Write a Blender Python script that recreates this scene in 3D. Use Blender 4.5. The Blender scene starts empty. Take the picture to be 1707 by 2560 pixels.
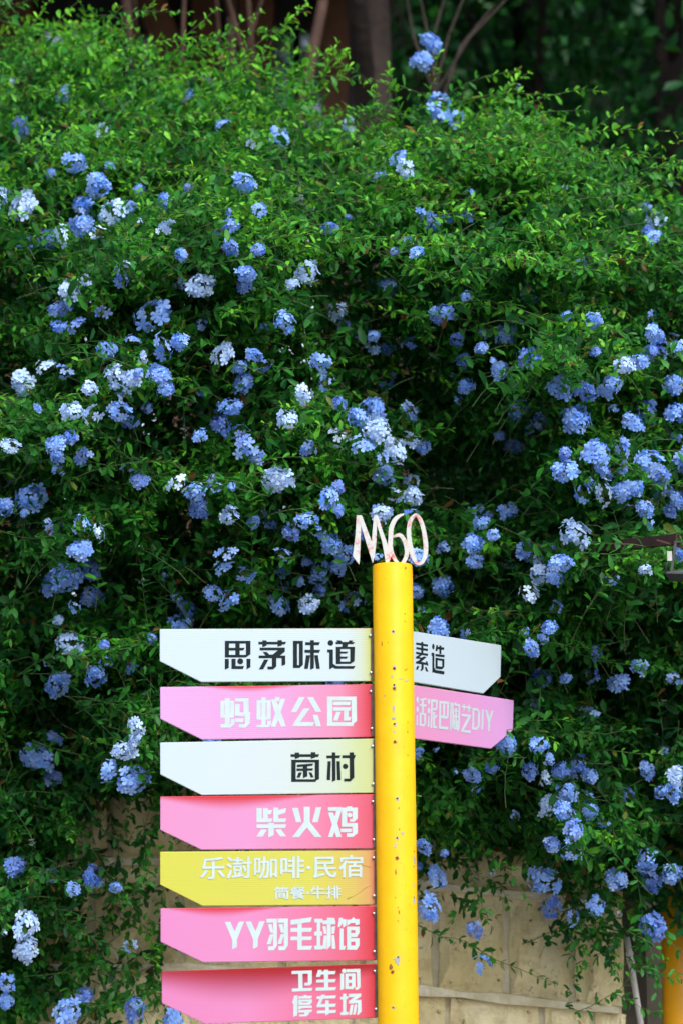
import bpy, math, random
import numpy as np
from mathutils import Vector, Matrix

# ------------------------------------------------------------------ camera, sky, sun, exposure
scene = bpy.context.scene
scene.render.engine = 'CYCLES'
CY = scene.cycles
CY.use_denoising = True
CY.max_bounces = 6; CY.diffuse_bounces = 4; CY.glossy_bounces = 2; CY.transmission_bounces = 4
CY.transparent_max_bounces = 4
COL = scene.collection
EYE = 1.55
PITCH = math.radians(10.75)
FPX = 85.0 / 36.0 * 2560.0            # focal length in photograph pixels
cam = bpy.data.cameras.new('camera')
cam.sensor_fit = 'VERTICAL'; cam.sensor_height = 36.0; cam.sensor_width = 24.0; cam.lens = 85.0
cam.clip_start = 0.1; cam.clip_end = 3000.0
cam.dof.use_dof = True; cam.dof.focus_distance = 7.25; cam.dof.aperture_fstop = 2.2
camo = bpy.data.objects.new('camera', cam); COL.objects.link(camo)
camo.location = (0, 0, EYE); camo.rotation_euler = (math.radians(90) + PITCH, 0, 0)
scene.camera = camo

SUN_EL, SUN_AZ = math.radians(50), math.radians(157)     # azimuth clockwise from +Y; sun behind the viewer, to the right
world = bpy.data.worlds.new('World'); scene.world = world; world.use_nodes = True
wn = world.node_tree.nodes; wl = world.node_tree.links; wn.clear()
sky = wn.new('ShaderNodeTexSky'); sky.sky_type = 'NISHITA'; sky.sun_disc = False
sky.sun_elevation = SUN_EL; sky.sun_rotation = SUN_AZ
sky.air_density = 1.0; sky.dust_density = 3.0; sky.ozone_density = 1.0
bg = wn.new('ShaderNodeBackground'); bg.inputs['Strength'].default_value = 0.15
wo = wn.new('ShaderNodeOutputWorld')
wl.new(sky.outputs[0], bg.inputs[0]); wl.new(bg.outputs[0], wo.inputs[0])
sl = bpy.data.lights.new('sun', 'SUN'); sl.energy = 1.5; sl.angle = math.radians(25); sl.color = (1.0, 0.985, 0.96)
so = bpy.data.objects.new('sun', sl); COL.objects.link(so)
sd = Vector((math.sin(SUN_AZ) * math.cos(SUN_EL), math.cos(SUN_AZ) * math.cos(SUN_EL), math.sin(SUN_EL)))
so.rotation_euler = sd.to_track_quat('Z', 'Y').to_euler(); so.location = (0, -5, 12)
vs = scene.view_settings
vs.view_transform = 'Standard'; vs.look = 'None'; vs.gamma = 1.0; vs.exposure = 1.04; vs.use_curve_mapping = False

random.seed(7); rng = np.random.default_rng(7)

# ------------------------------------------------------------------ helpers
CP, SP = math.cos(PITCH), math.sin(PITCH)
def ray(u, v):
    """direction of the sight line through photograph pixel (u, v)"""
    a = (u - 853.5) / FPX; b = -(v - 1280.0) / FPX
    return np.array([a, CP - b * SP, SP + b * CP])
def P(u, v, Y):
    d = ray(u, v); return np.array([d[0] * Y / d[1], Y, EYE + d[2] * Y / d[1]])
def Pv(u, v, Y):
    a = (u - 853.5) / FPX; b = -(v - 1280.0) / FPX
    dy = CP - b * SP; dz = SP + b * CP
    return np.stack([a * Y / dy, Y + 0 * u, EYE + dz * Y / dy], -1)
def s2l(*c):
    return tuple(((x / 255) / 12.92 if x / 255 <= 0.04045 else ((x / 255 + 0.055) / 1.055) ** 2.4) for x in c)

def tag(o, label=None, cat=None, group=None, kind=None):
    if label: o['label'] = label
    if cat: o['category'] = cat
    if group: o['group'] = group
    if kind: o['kind'] = kind
    return o
def empty(name, loc):
    o = bpy.data.objects.new(name, None); COL.objects.link(o); o.location = loc
    o.empty_display_size = 0.1
    return o
def put(name, me, parent=None, mat=None, matrix=None):
    """link a mesh object whose coordinates are in world space (or moved by matrix)"""
    o = bpy.data.objects.new(name, me); COL.objects.link(o)
    if mat is not None and len(me.materials) == 0: me.materials.append(mat)
    if matrix is not None: o.matrix_world = matrix
    if parent is not None:
        o.parent = parent; o.matrix_parent_inverse = WORLD[parent.name].inverted()
    WORLD[o.name] = matrix.copy() if matrix is not None else Matrix.Identity(4)
    return o
WORLD = {}
def thing(name, loc, label, cat, group=None):
    o = empty(name, loc); WORLD[o.name] = Matrix.Translation(Vector(loc)); tag(o, label, cat, group); return o

class MB:
    def __init__(s): s.v = []; s.f = []
    def add(s, vs, fs):
        n = len(s.v); s.v += [tuple(map(float, q)) for q in vs]; s.f += [tuple(n + i for i in f) for f in fs]
    def box(s, x0, x1, y0, y1, z0, z1):
        s.add([(x, y, z) for x in (x0, x1) for y in (y0, y1) for z in (z0, z1)],
              [(0, 1, 3, 2), (4, 6, 7, 5), (0, 4, 5, 1), (2, 3, 7, 6), (0, 2, 6, 4), (1, 5, 7, 3)])
    def bar(s, a, b, w, h):
        a = np.array(a, float); b = np.array(b, float); t = b - a; t /= np.linalg.norm(t)
        up = np.array([0, 0, 1.0]) if abs(t[2]) < 0.9 else np.array([0, 1.0, 0])
        x = np.cross(t, up); x /= np.linalg.norm(x); z = np.cross(x, t)
        vs = [p + x * i * w / 2 + z * j * h / 2 for p in (a, b) for i, j in ((-1, -1), (1, -1), (1, 1), (-1, 1))]
        s.add(vs, [(0, 3, 2, 1), (4, 5, 6, 7), (0, 1, 5, 4), (1, 2, 6, 5), (2, 3, 7, 6), (3, 0, 4, 7)])
    def tube(s, pts, rad, n=8, cap=True):
        pts = np.array(pts, float); k = len(pts)
        rad = np.full(k, rad) if np.isscalar(rad) else np.array(rad, float)
        tan = np.gradient(pts, axis=0); tan /= np.linalg.norm(tan, axis=1)[:, None] + 1e-9
        ref = np.array([0.31, 0.93, 0.17]) if abs(tan[0][1]) < 0.8 else np.array([1.0, 0.1, 0.2])
        vs = []
        for p, t, r in zip(pts, tan, rad):
            x = np.cross(t, ref); x /= np.linalg.norm(x); y = np.cross(t, x)
            for i in range(n):
                a = 2 * math.pi * i / n; vs.append(p + r * (math.cos(a) * x + math.sin(a) * y))
        fs = [(j * n + i, j * n + (i + 1) % n, (j + 1) * n + (i + 1) % n, (j + 1) * n + i) for j in range(k - 1) for i in range(n)]
        if cap: fs += [tuple(range(n))[::-1], tuple((k - 1) * n + i for i in range(n))]
        s.add(vs, fs)
    def prism(s, poly, y0, y1):
        """polygon in local x,z extruded from y0 to y1"""
        n = len(poly)
        s.add([(x, y0, z) for x, z in poly] + [(x, y1, z) for x, z in poly],
              [tuple(range(n)), tuple(range(2 * n - 1, n - 1, -1))] + [(i, n + i, n + (i + 1) % n, (i + 1) % n) for i in range(n)])
    def mesh(s, name, smooth=False):
        me = bpy.data.meshes.new(name); me.from_pydata(s.v, [], s.f)
        me.validate()
        me.polygons.foreach_set('use_smooth', [smooth] * len(me.polygons)); me.update()
        return me
    def build(s, name, mat, parent=None, smooth=False, matrix=None):
        me = s.mesh(name, smooth); me.materials.append(mat)
        return put(name, me, parent, None, matrix)

def bevel(o, w, seg=2):
    m = o.modifiers.new('bevel', 'BEVEL'); m.width = w; m.segments = seg; m.limit_method = 'ANGLE'; return o

# ------------------------------------------------------------------ materials
def new_mat(name):
    m = bpy.data.materials.new(name); m.use_nodes = True
    nt = m.node_tree; b = nt.nodes['Principled BSDF']; return m, nt, b
def N(nt, t, **kw):
    n = nt.nodes.new(t)
    for k, v in kw.items(): setattr(n, k, v)
    return n
def math_n(nt, op, a, b=None, c=None, clamp=False):
    n = nt.nodes.new('ShaderNodeMath'); n.operation = op; n.use_clamp = clamp
    for i, x in enumerate((a, b, c)):
        if x is None: continue
        if isinstance(x, (int, float)): n.inputs[i].default_value = x
        else: nt.links.new(x, n.inputs[i])
    return n.outputs[0]
def mix_c(nt, f, a, b):
    n = nt.nodes.new('ShaderNodeMix'); n.data_type = 'RGBA'
    for i, x in ((0, f), (6, a), (7, b)):
        if isinstance(x, (int, float)): n.inputs[i].default_value = x
        elif isinstance(x, tuple): n.inputs[i].default_value = (*x[:3], 1)
        else: nt.links.new(x, n.inputs[i])
    return n.outputs[2]
def noise(nt, vec, scale, detail=4, rough=0.55):
    n = nt.nodes.new('ShaderNodeTexNoise'); n.inputs['Scale'].default_value = scale
    n.inputs['Detail'].default_value = detail; n.inputs['Roughness'].default_value = rough
    if vec is not None: nt.links.new(vec, n.inputs['Vector'])
    return n.outputs[0]
def sstep(nt, x, lo, hi):
    n = nt.nodes.new('ShaderNodeMapRange'); n.interpolation_type = 'SMOOTHSTEP'
    n.inputs[1].default_value = lo; n.inputs[2].default_value = hi
    nt.links.new(x, n.inputs[0]); return n.outputs[0]
def obj_vec(nt):
    return nt.nodes.new('ShaderNodeTexCoord').outputs['Object']
def bump(nt, b, h, strength, dist):
    n = nt.nodes.new('ShaderNodeBump'); n.inputs['Strength'].default_value = strength; n.inputs['Distance'].default_value = dist
    nt.links.new(h, n.inputs['Height']); nt.links.new(n.outputs[0], b.inputs['Normal'])
def simple(name, c1, c2, scale=8, rough=0.6, bump_s=0.0, bdist=0.01, metal=0.0):
    m, nt, b = new_mat(name); v = obj_vec(nt)
    f = sstep(nt, noise(nt, v, scale, 5), 0.3, 0.7)
    nt.links.new(mix_c(nt, f, c1, c2), b.inputs['Base Color'])
    b.inputs['Roughness'].default_value = rough; b.inputs['Metallic'].default_value = metal
    if bump_s: bump(nt, b, noise(nt, v, scale * 3, 6), bump_s, bdist)
    return m

def leaf_mat(name, use_obj=False, transl=0.38, rough=0.45):
    m, nt, b = new_mat(name)
    if use_obj: c = nt.nodes.new('ShaderNodeObjectInfo').outputs['Color']
    else:
        a = nt.nodes.new('ShaderNodeAttribute'); a.attribute_name = 'col'; c = a.outputs['Color']
    nt.links.new(c, b.inputs['Base Color'])
    b.inputs['Roughness'].default_value = rough; b.inputs['Specular IOR Level'].default_value = 0.22
    t = nt.nodes.new('ShaderNodeBsdfTranslucent')
    hs = nt.nodes.new('ShaderNodeHueSaturation'); hs.inputs['Hue'].default_value = 0.485; hs.inputs['Value'].default_value = 1.35
    nt.links.new(c, hs.inputs['Color']); nt.links.new(hs.outputs[0], t.inputs['Color'])
    mx = nt.nodes.new('ShaderNodeMixShader'); mx.inputs[0].default_value = transl
    nt.links.new(b.outputs[0], mx.inputs[1]); nt.links.new(t.outputs[0], mx.inputs[2])
    nt.links.new(mx.outputs[0], nt.nodes['Material Output'].inputs[0])
    return m
M_LEAF = leaf_mat('plumbago_leaf')
M_LEAFO = leaf_mat('plumbago_leaf_single', True)
M_TREELEAF = leaf_mat('tree_leaf', False, 0.2, 0.5)

def petal_mat():
    m, nt, b = new_mat('plumbago_petal')
    o = nt.nodes.new('ShaderNodeObjectInfo').outputs['Color']
    a = nt.nodes.new('ShaderNodeAttribute'); a.attribute_name = 'tone'
    pale = mix_c(nt, 0.45, o, (0.72, 0.86, 0.98)); deep = mix_c(nt, 0.40, o, (0.03, 0.15, 0.68))
    c = mix_c(nt, a.outputs['Fac'], deep, pale)
    nt.links.new(c, b.inputs['Base Color']); b.inputs['Roughness'].default_value = 0.6
    b.inputs['Specular IOR Level'].default_value = 0.2
    t = nt.nodes.new('ShaderNodeBsdfTranslucent'); nt.links.new(c, t.inputs['Color'])
    mx = nt.nodes.new('ShaderNodeMixShader'); mx.inputs[0].default_value = 0.25
    nt.links.new(b.outputs[0], mx.inputs[1]); nt.links.new(t.outputs[0], mx.inputs[2])
    nt.links.new(mx.outputs[0], nt.nodes['Material Output'].inputs[0])
    return m
M_PETAL = petal_mat()
M_STALK = simple('flower_stalk', (0.05, 0.11, 0.02), (0.10, 0.15, 0.03), 40, 0.6)
M_BUD = simple('bud_spike', (0.10, 0.15, 0.015), (0.20, 0.20, 0.03), 60, 0.6)
M_STEM = simple('green_stem', (0.025, 0.075, 0.014), (0.06, 0.10, 0.022), 30, 0.6)
M_WOOD = simple('brown_branch', (0.06, 0.035, 0.02), (0.13, 0.08, 0.045), 20, 0.8, 0.3)

# ------------------------------------------------------------------ ground and terrace
WALL_Y = 8.35
TERR = 2.62
m, nt, b = new_mat('asphalt'); v = obj_vec(nt)
nt.links.new(mix_c(nt, noise(nt, v, 30, 6), (0.035, 0.035, 0.036), (0.075, 0.073, 0.07)), b.inputs['Base Color'])
b.inputs['Roughness'].default_value = 0.85; bump(nt, b, noise(nt, v, 120, 3), 0.4, 0.01)
mb = MB(); mb.add([(-600, -600, 0), (600, -600, 0), (600, 600, 0), (-600, 600, 0)], [(0, 1, 2, 3)])
tag(mb.build('road', m), kind='structure')
M_PAVE = simple('pavement_concrete', (0.26, 0.25, 0.23), (0.36, 0.34, 0.31), 6, 0.8, 0.2)
mb = MB(); mb.box(-12, 12, 6.2, WALL_Y - 0.02, -0.1, 0.13)
tag(bevel(mb.build('pavement', M_PAVE), 0.015), kind='structure')
M_SOIL = simple('soil', (0.03, 0.022, 0.014), (0.07, 0.05, 0.03), 4, 0.95, 0.5, 0.05)
mb = MB()
RX = P(1562, 2400, WALL_Y)[0]                       # right-hand end of the wall
mb.box(-30, RX - 0.12, WALL_Y + 0.22, 60, -0.1, TERR)
mb.box(RX - 0.12, 30, WALL_Y + 1.35, 60, -0.1, TERR - 0.01)
tag(mb.build('terrace_ground', M_SOIL), kind='structure')

# ------------------------------------------------------------------ stone wall, course by course
m, nt, b = new_mat('wall_stone'); v = obj_vec(nt)
geo = nt.nodes.new('ShaderNodeObjectInfo')
n1 = noise(nt, v, 5, 6, 0.6); n2 = noise(nt, v, 22, 6, 0.65)
c = mix_c(nt, sstep(nt, n1, 0.32, 0.7), (0.76, 0.65, 0.33), (0.88, 0.80, 0.52))
c = mix_c(nt, math_n(nt, 'MULTIPLY', geo.outputs['Random'], 0.35), c, (0.42, 0.33, 0.16))
c = mix_c(nt, math_n(nt, 'MULTIPLY', sstep(nt, n2, 0.50, 0.66), 0.35), c, (0.36, 0.25, 0.10))
c = mix_c(nt, sstep(nt, noise(nt, v, 30, 8, 0.75), 0.585, 0.66), c, (0.14, 0.08, 0.035))
c = mix_c(nt, math_n(nt, 'MULTIPLY', sstep(nt, noise(nt, v, 2.2, 3), 0.52, 0.7), 0.25), c, (0.22, 0.20, 0.12))
nt.links.new(c, b.inputs['Base Color']); b.inputs['Roughness'].default_value = 0.9
bump(nt, b, math_n(nt, 'ADD', math_n(nt, 'MULTIPLY', n2, 1.5), noise(nt, v, 60, 5, .7)), 0.8, 0.016)
M_STONE = m
M_MORTAR = simple('mortar', (0.46, 0.41, 0.26), (0.64, 0.59, 0.44), 14, 0.9, 0.6, 0.02)
wall = thing('stone_wall', (-1.5, WALL_Y, 0), 'pale yellow rough stone retaining wall with raised grey mortar joints under the flowering shrubs', 'wall')
def course_u(u):                                    # height offset of the courses: level at first, then running downhill
    return 0.0 if u < 500 else 0.105 * (u - 500)
def joint_z(x, k):
    """height of the lower joint of course k at wall position x"""
    d = (x / WALL_Y) * FPX + 853.5
    vpx = 2130 + 262 * k + course_u(d) + 26
    return float(P(853.5, vpx, WALL_Y)[2])
mb = MB()
xs = np.linspace(-4.2, RX - 0.03, 40)
mb.box(-4.2, RX - 0.02, WALL_Y - 0.035, WALL_Y + 0.23, 0.0, TERR + 0.02)
put('mortar_bed', mb.mesh('mortar_bed'), wall, M_MORTAR)
def stone(x0, x1, k, seed):
    r = np.random.default_rng(seed); nx, nz = 7, 5
    mbs = MB(); vs_ = []; j = 0.012
    for a in range(nx):
        for c_ in range(nz):
            x = x0 + j + (x1 - x0 - 2 * j) * a / (nx - 1)
            zt = joint_z(x, k - 1) - j; zb = joint_z(x, k) + j
            z = zb + (zt - zb) * c_ / (nz - 1)
            edge = a in (0, nx - 1) or c_ in (0, nz - 1)
            y = WALL_Y - 0.037 - (0.004 if edge else 0.014) - r.uniform(0, 0.012 if edge else 0.036)
            vs_.append((x + r.uniform(-.006, .006), y, z + r.uniform(-.006, .006)))
    fs = [(a * nz + c_, (a + 1) * nz + c_, (a + 1) * nz + c_ + 1, a * nz + c_ + 1) for a in range(nx - 1) for c_ in range(nz - 1)]
    n = len(vs_)
    rim = [a * nz for a in range(nx)] + [(nx - 1) * nz + c_ for c_ in range(1, nz)] + [a * nz + nz - 1 for a in range(nx - 2, -1, -1)] + [c_ for c_ in range(nz - 2, 0, -1)]
    back = [(vs_[i][0], WALL_Y - 0.02, vs_[i][2]) for i in rim]
    fs += [(rim[i], n + i, n + (i + 1) % len(rim), rim[(i + 1) % len(rim)]) for i in range(len(rim))]
    mbs.add(vs_ + back, fs)
    o = mbs.build('stone', M_STONE, wall); return o
def wx(u): return float(P(u, 2400, WALL_Y)[0])
rows = {2: [1046 - 330, 880, 1115, 1345, 1476], 1: [700, 905, 1085, 1262, 1425], 0: [720, 860, 1010, 1190, 1390], -1: [760, 950, 1120, 1310, 1440]}
sd_ = 1
for k in range(-3, 9):
    js = [wx(q) for q in rows.get(k, [])]
    if not js: js = [wx(820 + random.uniform(-80, 80))]; 
    rr = random.Random(k * 7 + 3)
    while js[0] > -4.0: js.insert(0, js[0] - rr.uniform(0.24, 0.40))
    while js[-1] < RX - 0.34: js.append(js[-1] + rr.uniform(0.22, 0.34))
    js.append(RX)
    for a, c_ in zip(js[:-1], js[1:]):
        if joint_z((a + c_) / 2, k - 1) > TERR + 0.1 or joint_z((a + c_) / 2, k) < 0.03: continue
        stone(a, c_, k, sd_); sd_ += 1
# raised pointing between the courses: one strip for each joint
for k in range(-2, 8):
    mbs = MB(); pts = []
    for x in xs:
        z = joint_z(x, k); 
        if z < 0.05 or z > TERR: continue
        pts.append((x, z))
    if len(pts) < 3: continue
    r = np.random.default_rng(k + 50); vs_ = []
    for x, z in pts:
        hh = 0.018 + r.uniform(-.006, .006)
        vs_ += [(x, WALL_Y - 0.03, z - hh), (x, WALL_Y - 0.078, z - hh + .004), (x, WALL_Y - 0.078, z + hh - .004), (x, WALL_Y - 0.03, z + hh)]
    fs = [(i * 4 + q, i * 4 + 4 + q, i * 4 + 5 + q, i * 4 + 1 + q) for i in range(len(pts) - 1) for q in range(3)]
    mbs.add(vs_, fs); mbs.build('pointing_strip', M_MORTAR, wall)
# recessed bay at the end of the wall; its dark colour stands for shade
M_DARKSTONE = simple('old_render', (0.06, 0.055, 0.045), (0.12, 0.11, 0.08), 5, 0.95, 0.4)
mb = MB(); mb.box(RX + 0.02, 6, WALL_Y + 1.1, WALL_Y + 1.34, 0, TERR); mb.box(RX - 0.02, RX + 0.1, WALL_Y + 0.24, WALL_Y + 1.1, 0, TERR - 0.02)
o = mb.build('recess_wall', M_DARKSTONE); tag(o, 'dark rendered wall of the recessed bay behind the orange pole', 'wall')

# ------------------------------------------------------------------ signpost
POST_Y = 6.9
m, nt, b = new_mat('yellow_paint'); v = obj_vec(nt)
n1 = noise(nt, v, 14, 5); c = mix_c(nt, sstep(nt, n1, 0.3, 0.75), (0.66, 0.36, 0.0), (0.70, 0.40, 0.001))
sx = nt.nodes.new('ShaderNodeSeparateXYZ'); nt.links.new(v, sx.inputs[0])
cmb = nt.nodes.new('ShaderNodeCombineXYZ')
nt.links.new(sx.outputs[0], cmb.inputs[0]); nt.links.new(sx.outputs[1], cmb.inputs[1]); nt.links.new(math_n(nt, 'MULTIPLY', sx.outputs[2], 0.22), cmb.inputs[2])
c = mix_c(nt, math_n(nt, 'MULTIPLY', sstep(nt, noise(nt, cmb.outputs[0], 60, 5), 0.58, 0.74), 0.30), c, (0.50, 0.24, 0.01))
c = mix_c(nt, math_n(nt, 'MULTIPLY', sstep(nt, noise(nt, v, 120, 2), 0.70, 0.76), 0.7), c, (0.20, 0.11, 0.02))
nt.links.new(c, b.inputs['Base Color']); b.inputs['Roughness'].default_value = 0.5; b.inputs['Specular IOR Level'].default_value = 0.2
bump(nt, b, noise(nt, v, 40, 4), 0.06, 0.01)
M_YEL = m
M_HOLE = simple('drill_hole', (0.012, 0.009, 0.006), (0.03, 0.018, 0.01), 50, 0.9)
M_CHIP = simple('bare_metal', (0.26, 0.30, 0.27), (0.36, 0.38, 0.33), 60, 0.6)
M_RUST = simple('rust_stain', (0.16, 0.07, 0.02), (0.30, 0.13, 0.03), 60, 0.8)
M_STEEL = simple('galvanised_bolt', (0.45, 0.47, 0.48), (0.62, 0.64, 0.65), 60, 0.35, metal=0.9)
M_BRACK = simple('dark_bracket', (0.03, 0.02, 0.018), (0.08, 0.05, 0.035), 30, 0.7)

top = P(980.5, 1413, POST_Y); bot = P(995, 2560, POST_Y)
ax = (top - bot) / np.linalg.norm(top - bot)
base = top - ax * (top[2] / ax[2])
def axis_at(z): return base + ax * (z / ax[2])
RAD = 0.0575
post = thing('signpost', tuple(base), 'tall yellow signpost with nine arrow boards and cut-out M60 on top', 'signpost')
Hh = float(np.linalg.norm(top - base))
q = Vector((0, 0, 1)).rotation_difference(Vector(ax)); MPOLE = Matrix.Translation(Vector(base)) @ q.to_matrix().to_4x4()
mb = MB(); n = 64
prof = [(RAD, -0.05), (RAD, Hh - 0.003), (RAD - 0.003, Hh), (0.004, Hh + 0.001)]
for r_, z_ in prof: mb.v += [(r_ * math.cos(2 * math.pi * i / n), r_ * math.sin(2 * math.pi * i / n), z_) for i in range(n)]
for j in range(3): mb.f += [(j * n + i, j * n + (i + 1) % n, (j + 1) * n + (i + 1) % n, (j + 1) * n + i) for i in range(n)]
mb.f.append(tuple(3 * n + i for i in range(n)))
me = mb.mesh('pole', True)
pole = put('pole', me, post, M_YEL, MPOLE)
# holes, chips and rust spots on the pole: px position, px size, kind
def pole_patch(name, u, v_, ru, rv, mat, seed, proud=0.0005, nseg=12):
    r = np.random.default_rng(seed); ax0 = axis_at(float(P(u, v_, POST_Y)[2]))
    cx = (u - 853.5) / FPX; vs_ = []
    for i in range(nseg + 1):
        if i == 0: du = dv = 0
        else:
            a = 2 * math.pi * i / nseg; k = 1 if seed < 0 else r.uniform(0.55, 1.25)
            du, dv = ru * k * math.cos(a), rv * k * math.sin(a)
        p = P(u + du, v_ + dv, POST_Y - RAD); a0 = axis_at(p[2]); dx = p[0] - a0[0]
        dx = max(-RAD * .985, min(RAD * .985, dx)); p[1] = POST_Y - math.sqrt(RAD * RAD - dx * dx) - proud; p[0] = a0[0] + dx
        vs_.append(p)
    mb = MB(); mb.add(vs_, [(0, i, i % nseg + 1) for i in range(1, nseg + 1)])
    return mb.build(name, mat, pole)
cx4, cy4, s4 = 860, 1260, 3.409
holes4 = [(416, 1085), (424, 1398), (424, 1542), (422, 1570), (428, 1876), (430, 2024), (518, 932), (517, 996), (518, 1412), (532, 1403), (542, 1858), (540, 1940), (542, 2138), (372, 1180)]
cx5, cy5, s5 = 900, 1960, 1.943
holes5 = [(178, 70), (188, 116), (178, 262), (178, 358), (190, 220), (170, 552), (183, 600), (183, 665), (183, 840), (155, 912), (160, 1086), (262, 325), (262, 400), (262, 548)]
hp = [(cx4 + x / s4, cy4 + y / s4) for x, y in holes4] + [(cx5 + x / s5, cy5 + y / s5) for x, y in holes5]
for i, (u, v_) in enumerate(hp):
    big = 2.6 if i in (0, 1, 2, 3, 4, 5, 14, 16, 17, 22, 23, 24) else 1.6
    if big > 2: pole_patch('rust_halo', u + .8, v_ + 1.2, big * 1.9, big * 2.1, M_RUST if i % 2 else M_CHIP, i + 1, 0.0004)
    pole_patch('screw_hole', u, v_, big, big, M_HOLE, 500 + i, 0.0008)
chips = [(422, 1745, 12, 42), (418, 1825, 20, 14), (425, 1940, 12, 8), (530, 1500, 18, 10), (480, 1490, 30, 4), (425, 1385, 14, 12), (405, 1470, 9, 14), (322, 1185, 5, 25), (340, 1630, 8, 7), (522, 540, 8, 14)]
for i, (x, y, a, c_) in enumerate(chips):
    pole_patch('paint_chip', cx4 + x / s4, cy4 + y / s4, a / s4, c_ / s4, M_CHIP if i not in (7, 9) else M_RUST, 900 + i, 0.0006)
chips = [(180, 862, 14, 18), (175, 850, 18, 8), (150, 890, 8, 18), (205, 238, 8, 9), (170, 300, 6, 14), (263, 565, 6, 20), (262, 490, 4, 8), (178, 362, 9, 12), (172, 428, 4, 14), (188, 622, 4, 12), (265, 365, 5, 25)]
for i, (x, y, a, c_) in enumerate(chips):
    pole_patch('paint_chip', cx5 + x / s5, cy5 + y / s5, a / s5, c_ / s5, (M_CHIP, M_CHIP, M_RUST, M_CHIP, M_CHIP, M_CHIP, M_CHIP, M_RUST, M_RUST, M_RUST, M_CHIP)[i], 960 + i, 0.0006)

# --- boards
def board_mat(name, stops, edge, edge_w, top=None, ribs=0.0, dirt=0.25):
    """stops: colours from the far tip (0) to the pole (1); edge: unfaded colour along the rim;
    top: (colour, x centre, x width, depth) of the unfaded patch along the upper edge"""
    m, nt, b = new_mat(name); v = obj_vec(nt)
    sx = nt.nodes.new('ShaderNodeSeparateXYZ'); nt.links.new(v, sx.inputs[0])
    x, z = sx.outputs[0], sx.outputs[2]
    wob = math_n(nt, 'MULTIPLY', math_n(nt, 'SUBTRACT', noise(nt, v, 9, 3), 0.5), 0.03)
    t = math_n(nt, 'ADD', math_n(nt, 'MULTIPLY_ADD', x, 1 / 0.6, 1.0), wob)
    cr = nt.nodes.new('ShaderNodeValToRGB'); nt.links.new(t, cr.inputs[0]); e = cr.color_ramp.elements
    dim = lambda c_: tuple(x_ * 0.61 for x_ in c_)
    stops = [(p_, dim(c_)) for p_, c_ in stops]; edge = dim(edge)
    if top: top = (dim(top[0]), *top[1:])
    e[0].position, e[0].color = stops[0][0], (*stops[0][1], 1); e[1].position, e[1].color = stops[-1][0], (*stops[-1][1], 1)
    for p_, c_ in stops[1:-1]: k = e.new(p_); k.color = (*c_, 1)
    c = cr.outputs[0]
    if top:
        tc, xc, xw, dep = top
        g = math_n(nt, 'ABSOLUTE', math_n(nt, 'DIVIDE', math_n(nt, 'SUBTRACT', x, xc), xw))
        g = math_n(nt, 'SUBTRACT', 1.0, sstep(nt, g, 0.0, 1.0))
        w = math_n(nt, 'MULTIPLY_ADD', g, dep, 0.003)
        f = math_n(nt, 'DIVIDE', math_n(nt, 'MULTIPLY', z, -1.0), w)
        f = math_n(nt, 'SUBTRACT', 1.0, sstep(nt, f, 0.1, 1.0))
        c = mix_c(nt, f, c, tc)
    ed = math_n(nt, 'SUBTRACT', 1.0, sstep(nt, math_n(nt, 'MULTIPLY', z, -1.0), 0.0005, edge_w))
    c = mix_c(nt, math_n(nt, 'MULTIPLY', ed, 0.7), c, edge)
    n2 = noise(nt, v, 55, 4)
    c = mix_c(nt, math_n(nt, 'MULTIPLY', sstep(nt, n2, 0.70, 0.80), dirt), c, (0.25, 0.2, 0.16))
    nt.links.new(c, b.inputs['Base Color']); b.inputs['Roughness'].default_value = 0.38; b.inputs['Specular IOR Level'].default_value = 0.35
    wv = nt.nodes.new('ShaderNodeTexWave'); wv.bands_direction = 'Z'; wv.inputs['Scale'].default_value = 55; nt.links.new(v, wv.inputs['Vector'])
    bump(nt, b, math_n(nt, 'MULTIPLY_ADD', wv.outputs['Fac'], 0.4, noise(nt, v, 7, 3)), 0.10, 0.004)
    return m
WHT = s2l(218, 238, 248); WHT2 = s2l(214, 232, 218); YG = s2l(218, 226, 150); YE = s2l(225, 220, 60)
LIL = s2l(240, 182, 240); PNK = s2l(240, 158, 208); SAL = s2l(240, 128, 158); RED = s2l(222, 44, 52); DRED = s2l(150, 16, 24); CRIM = s2l(232, 96, 118)
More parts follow.
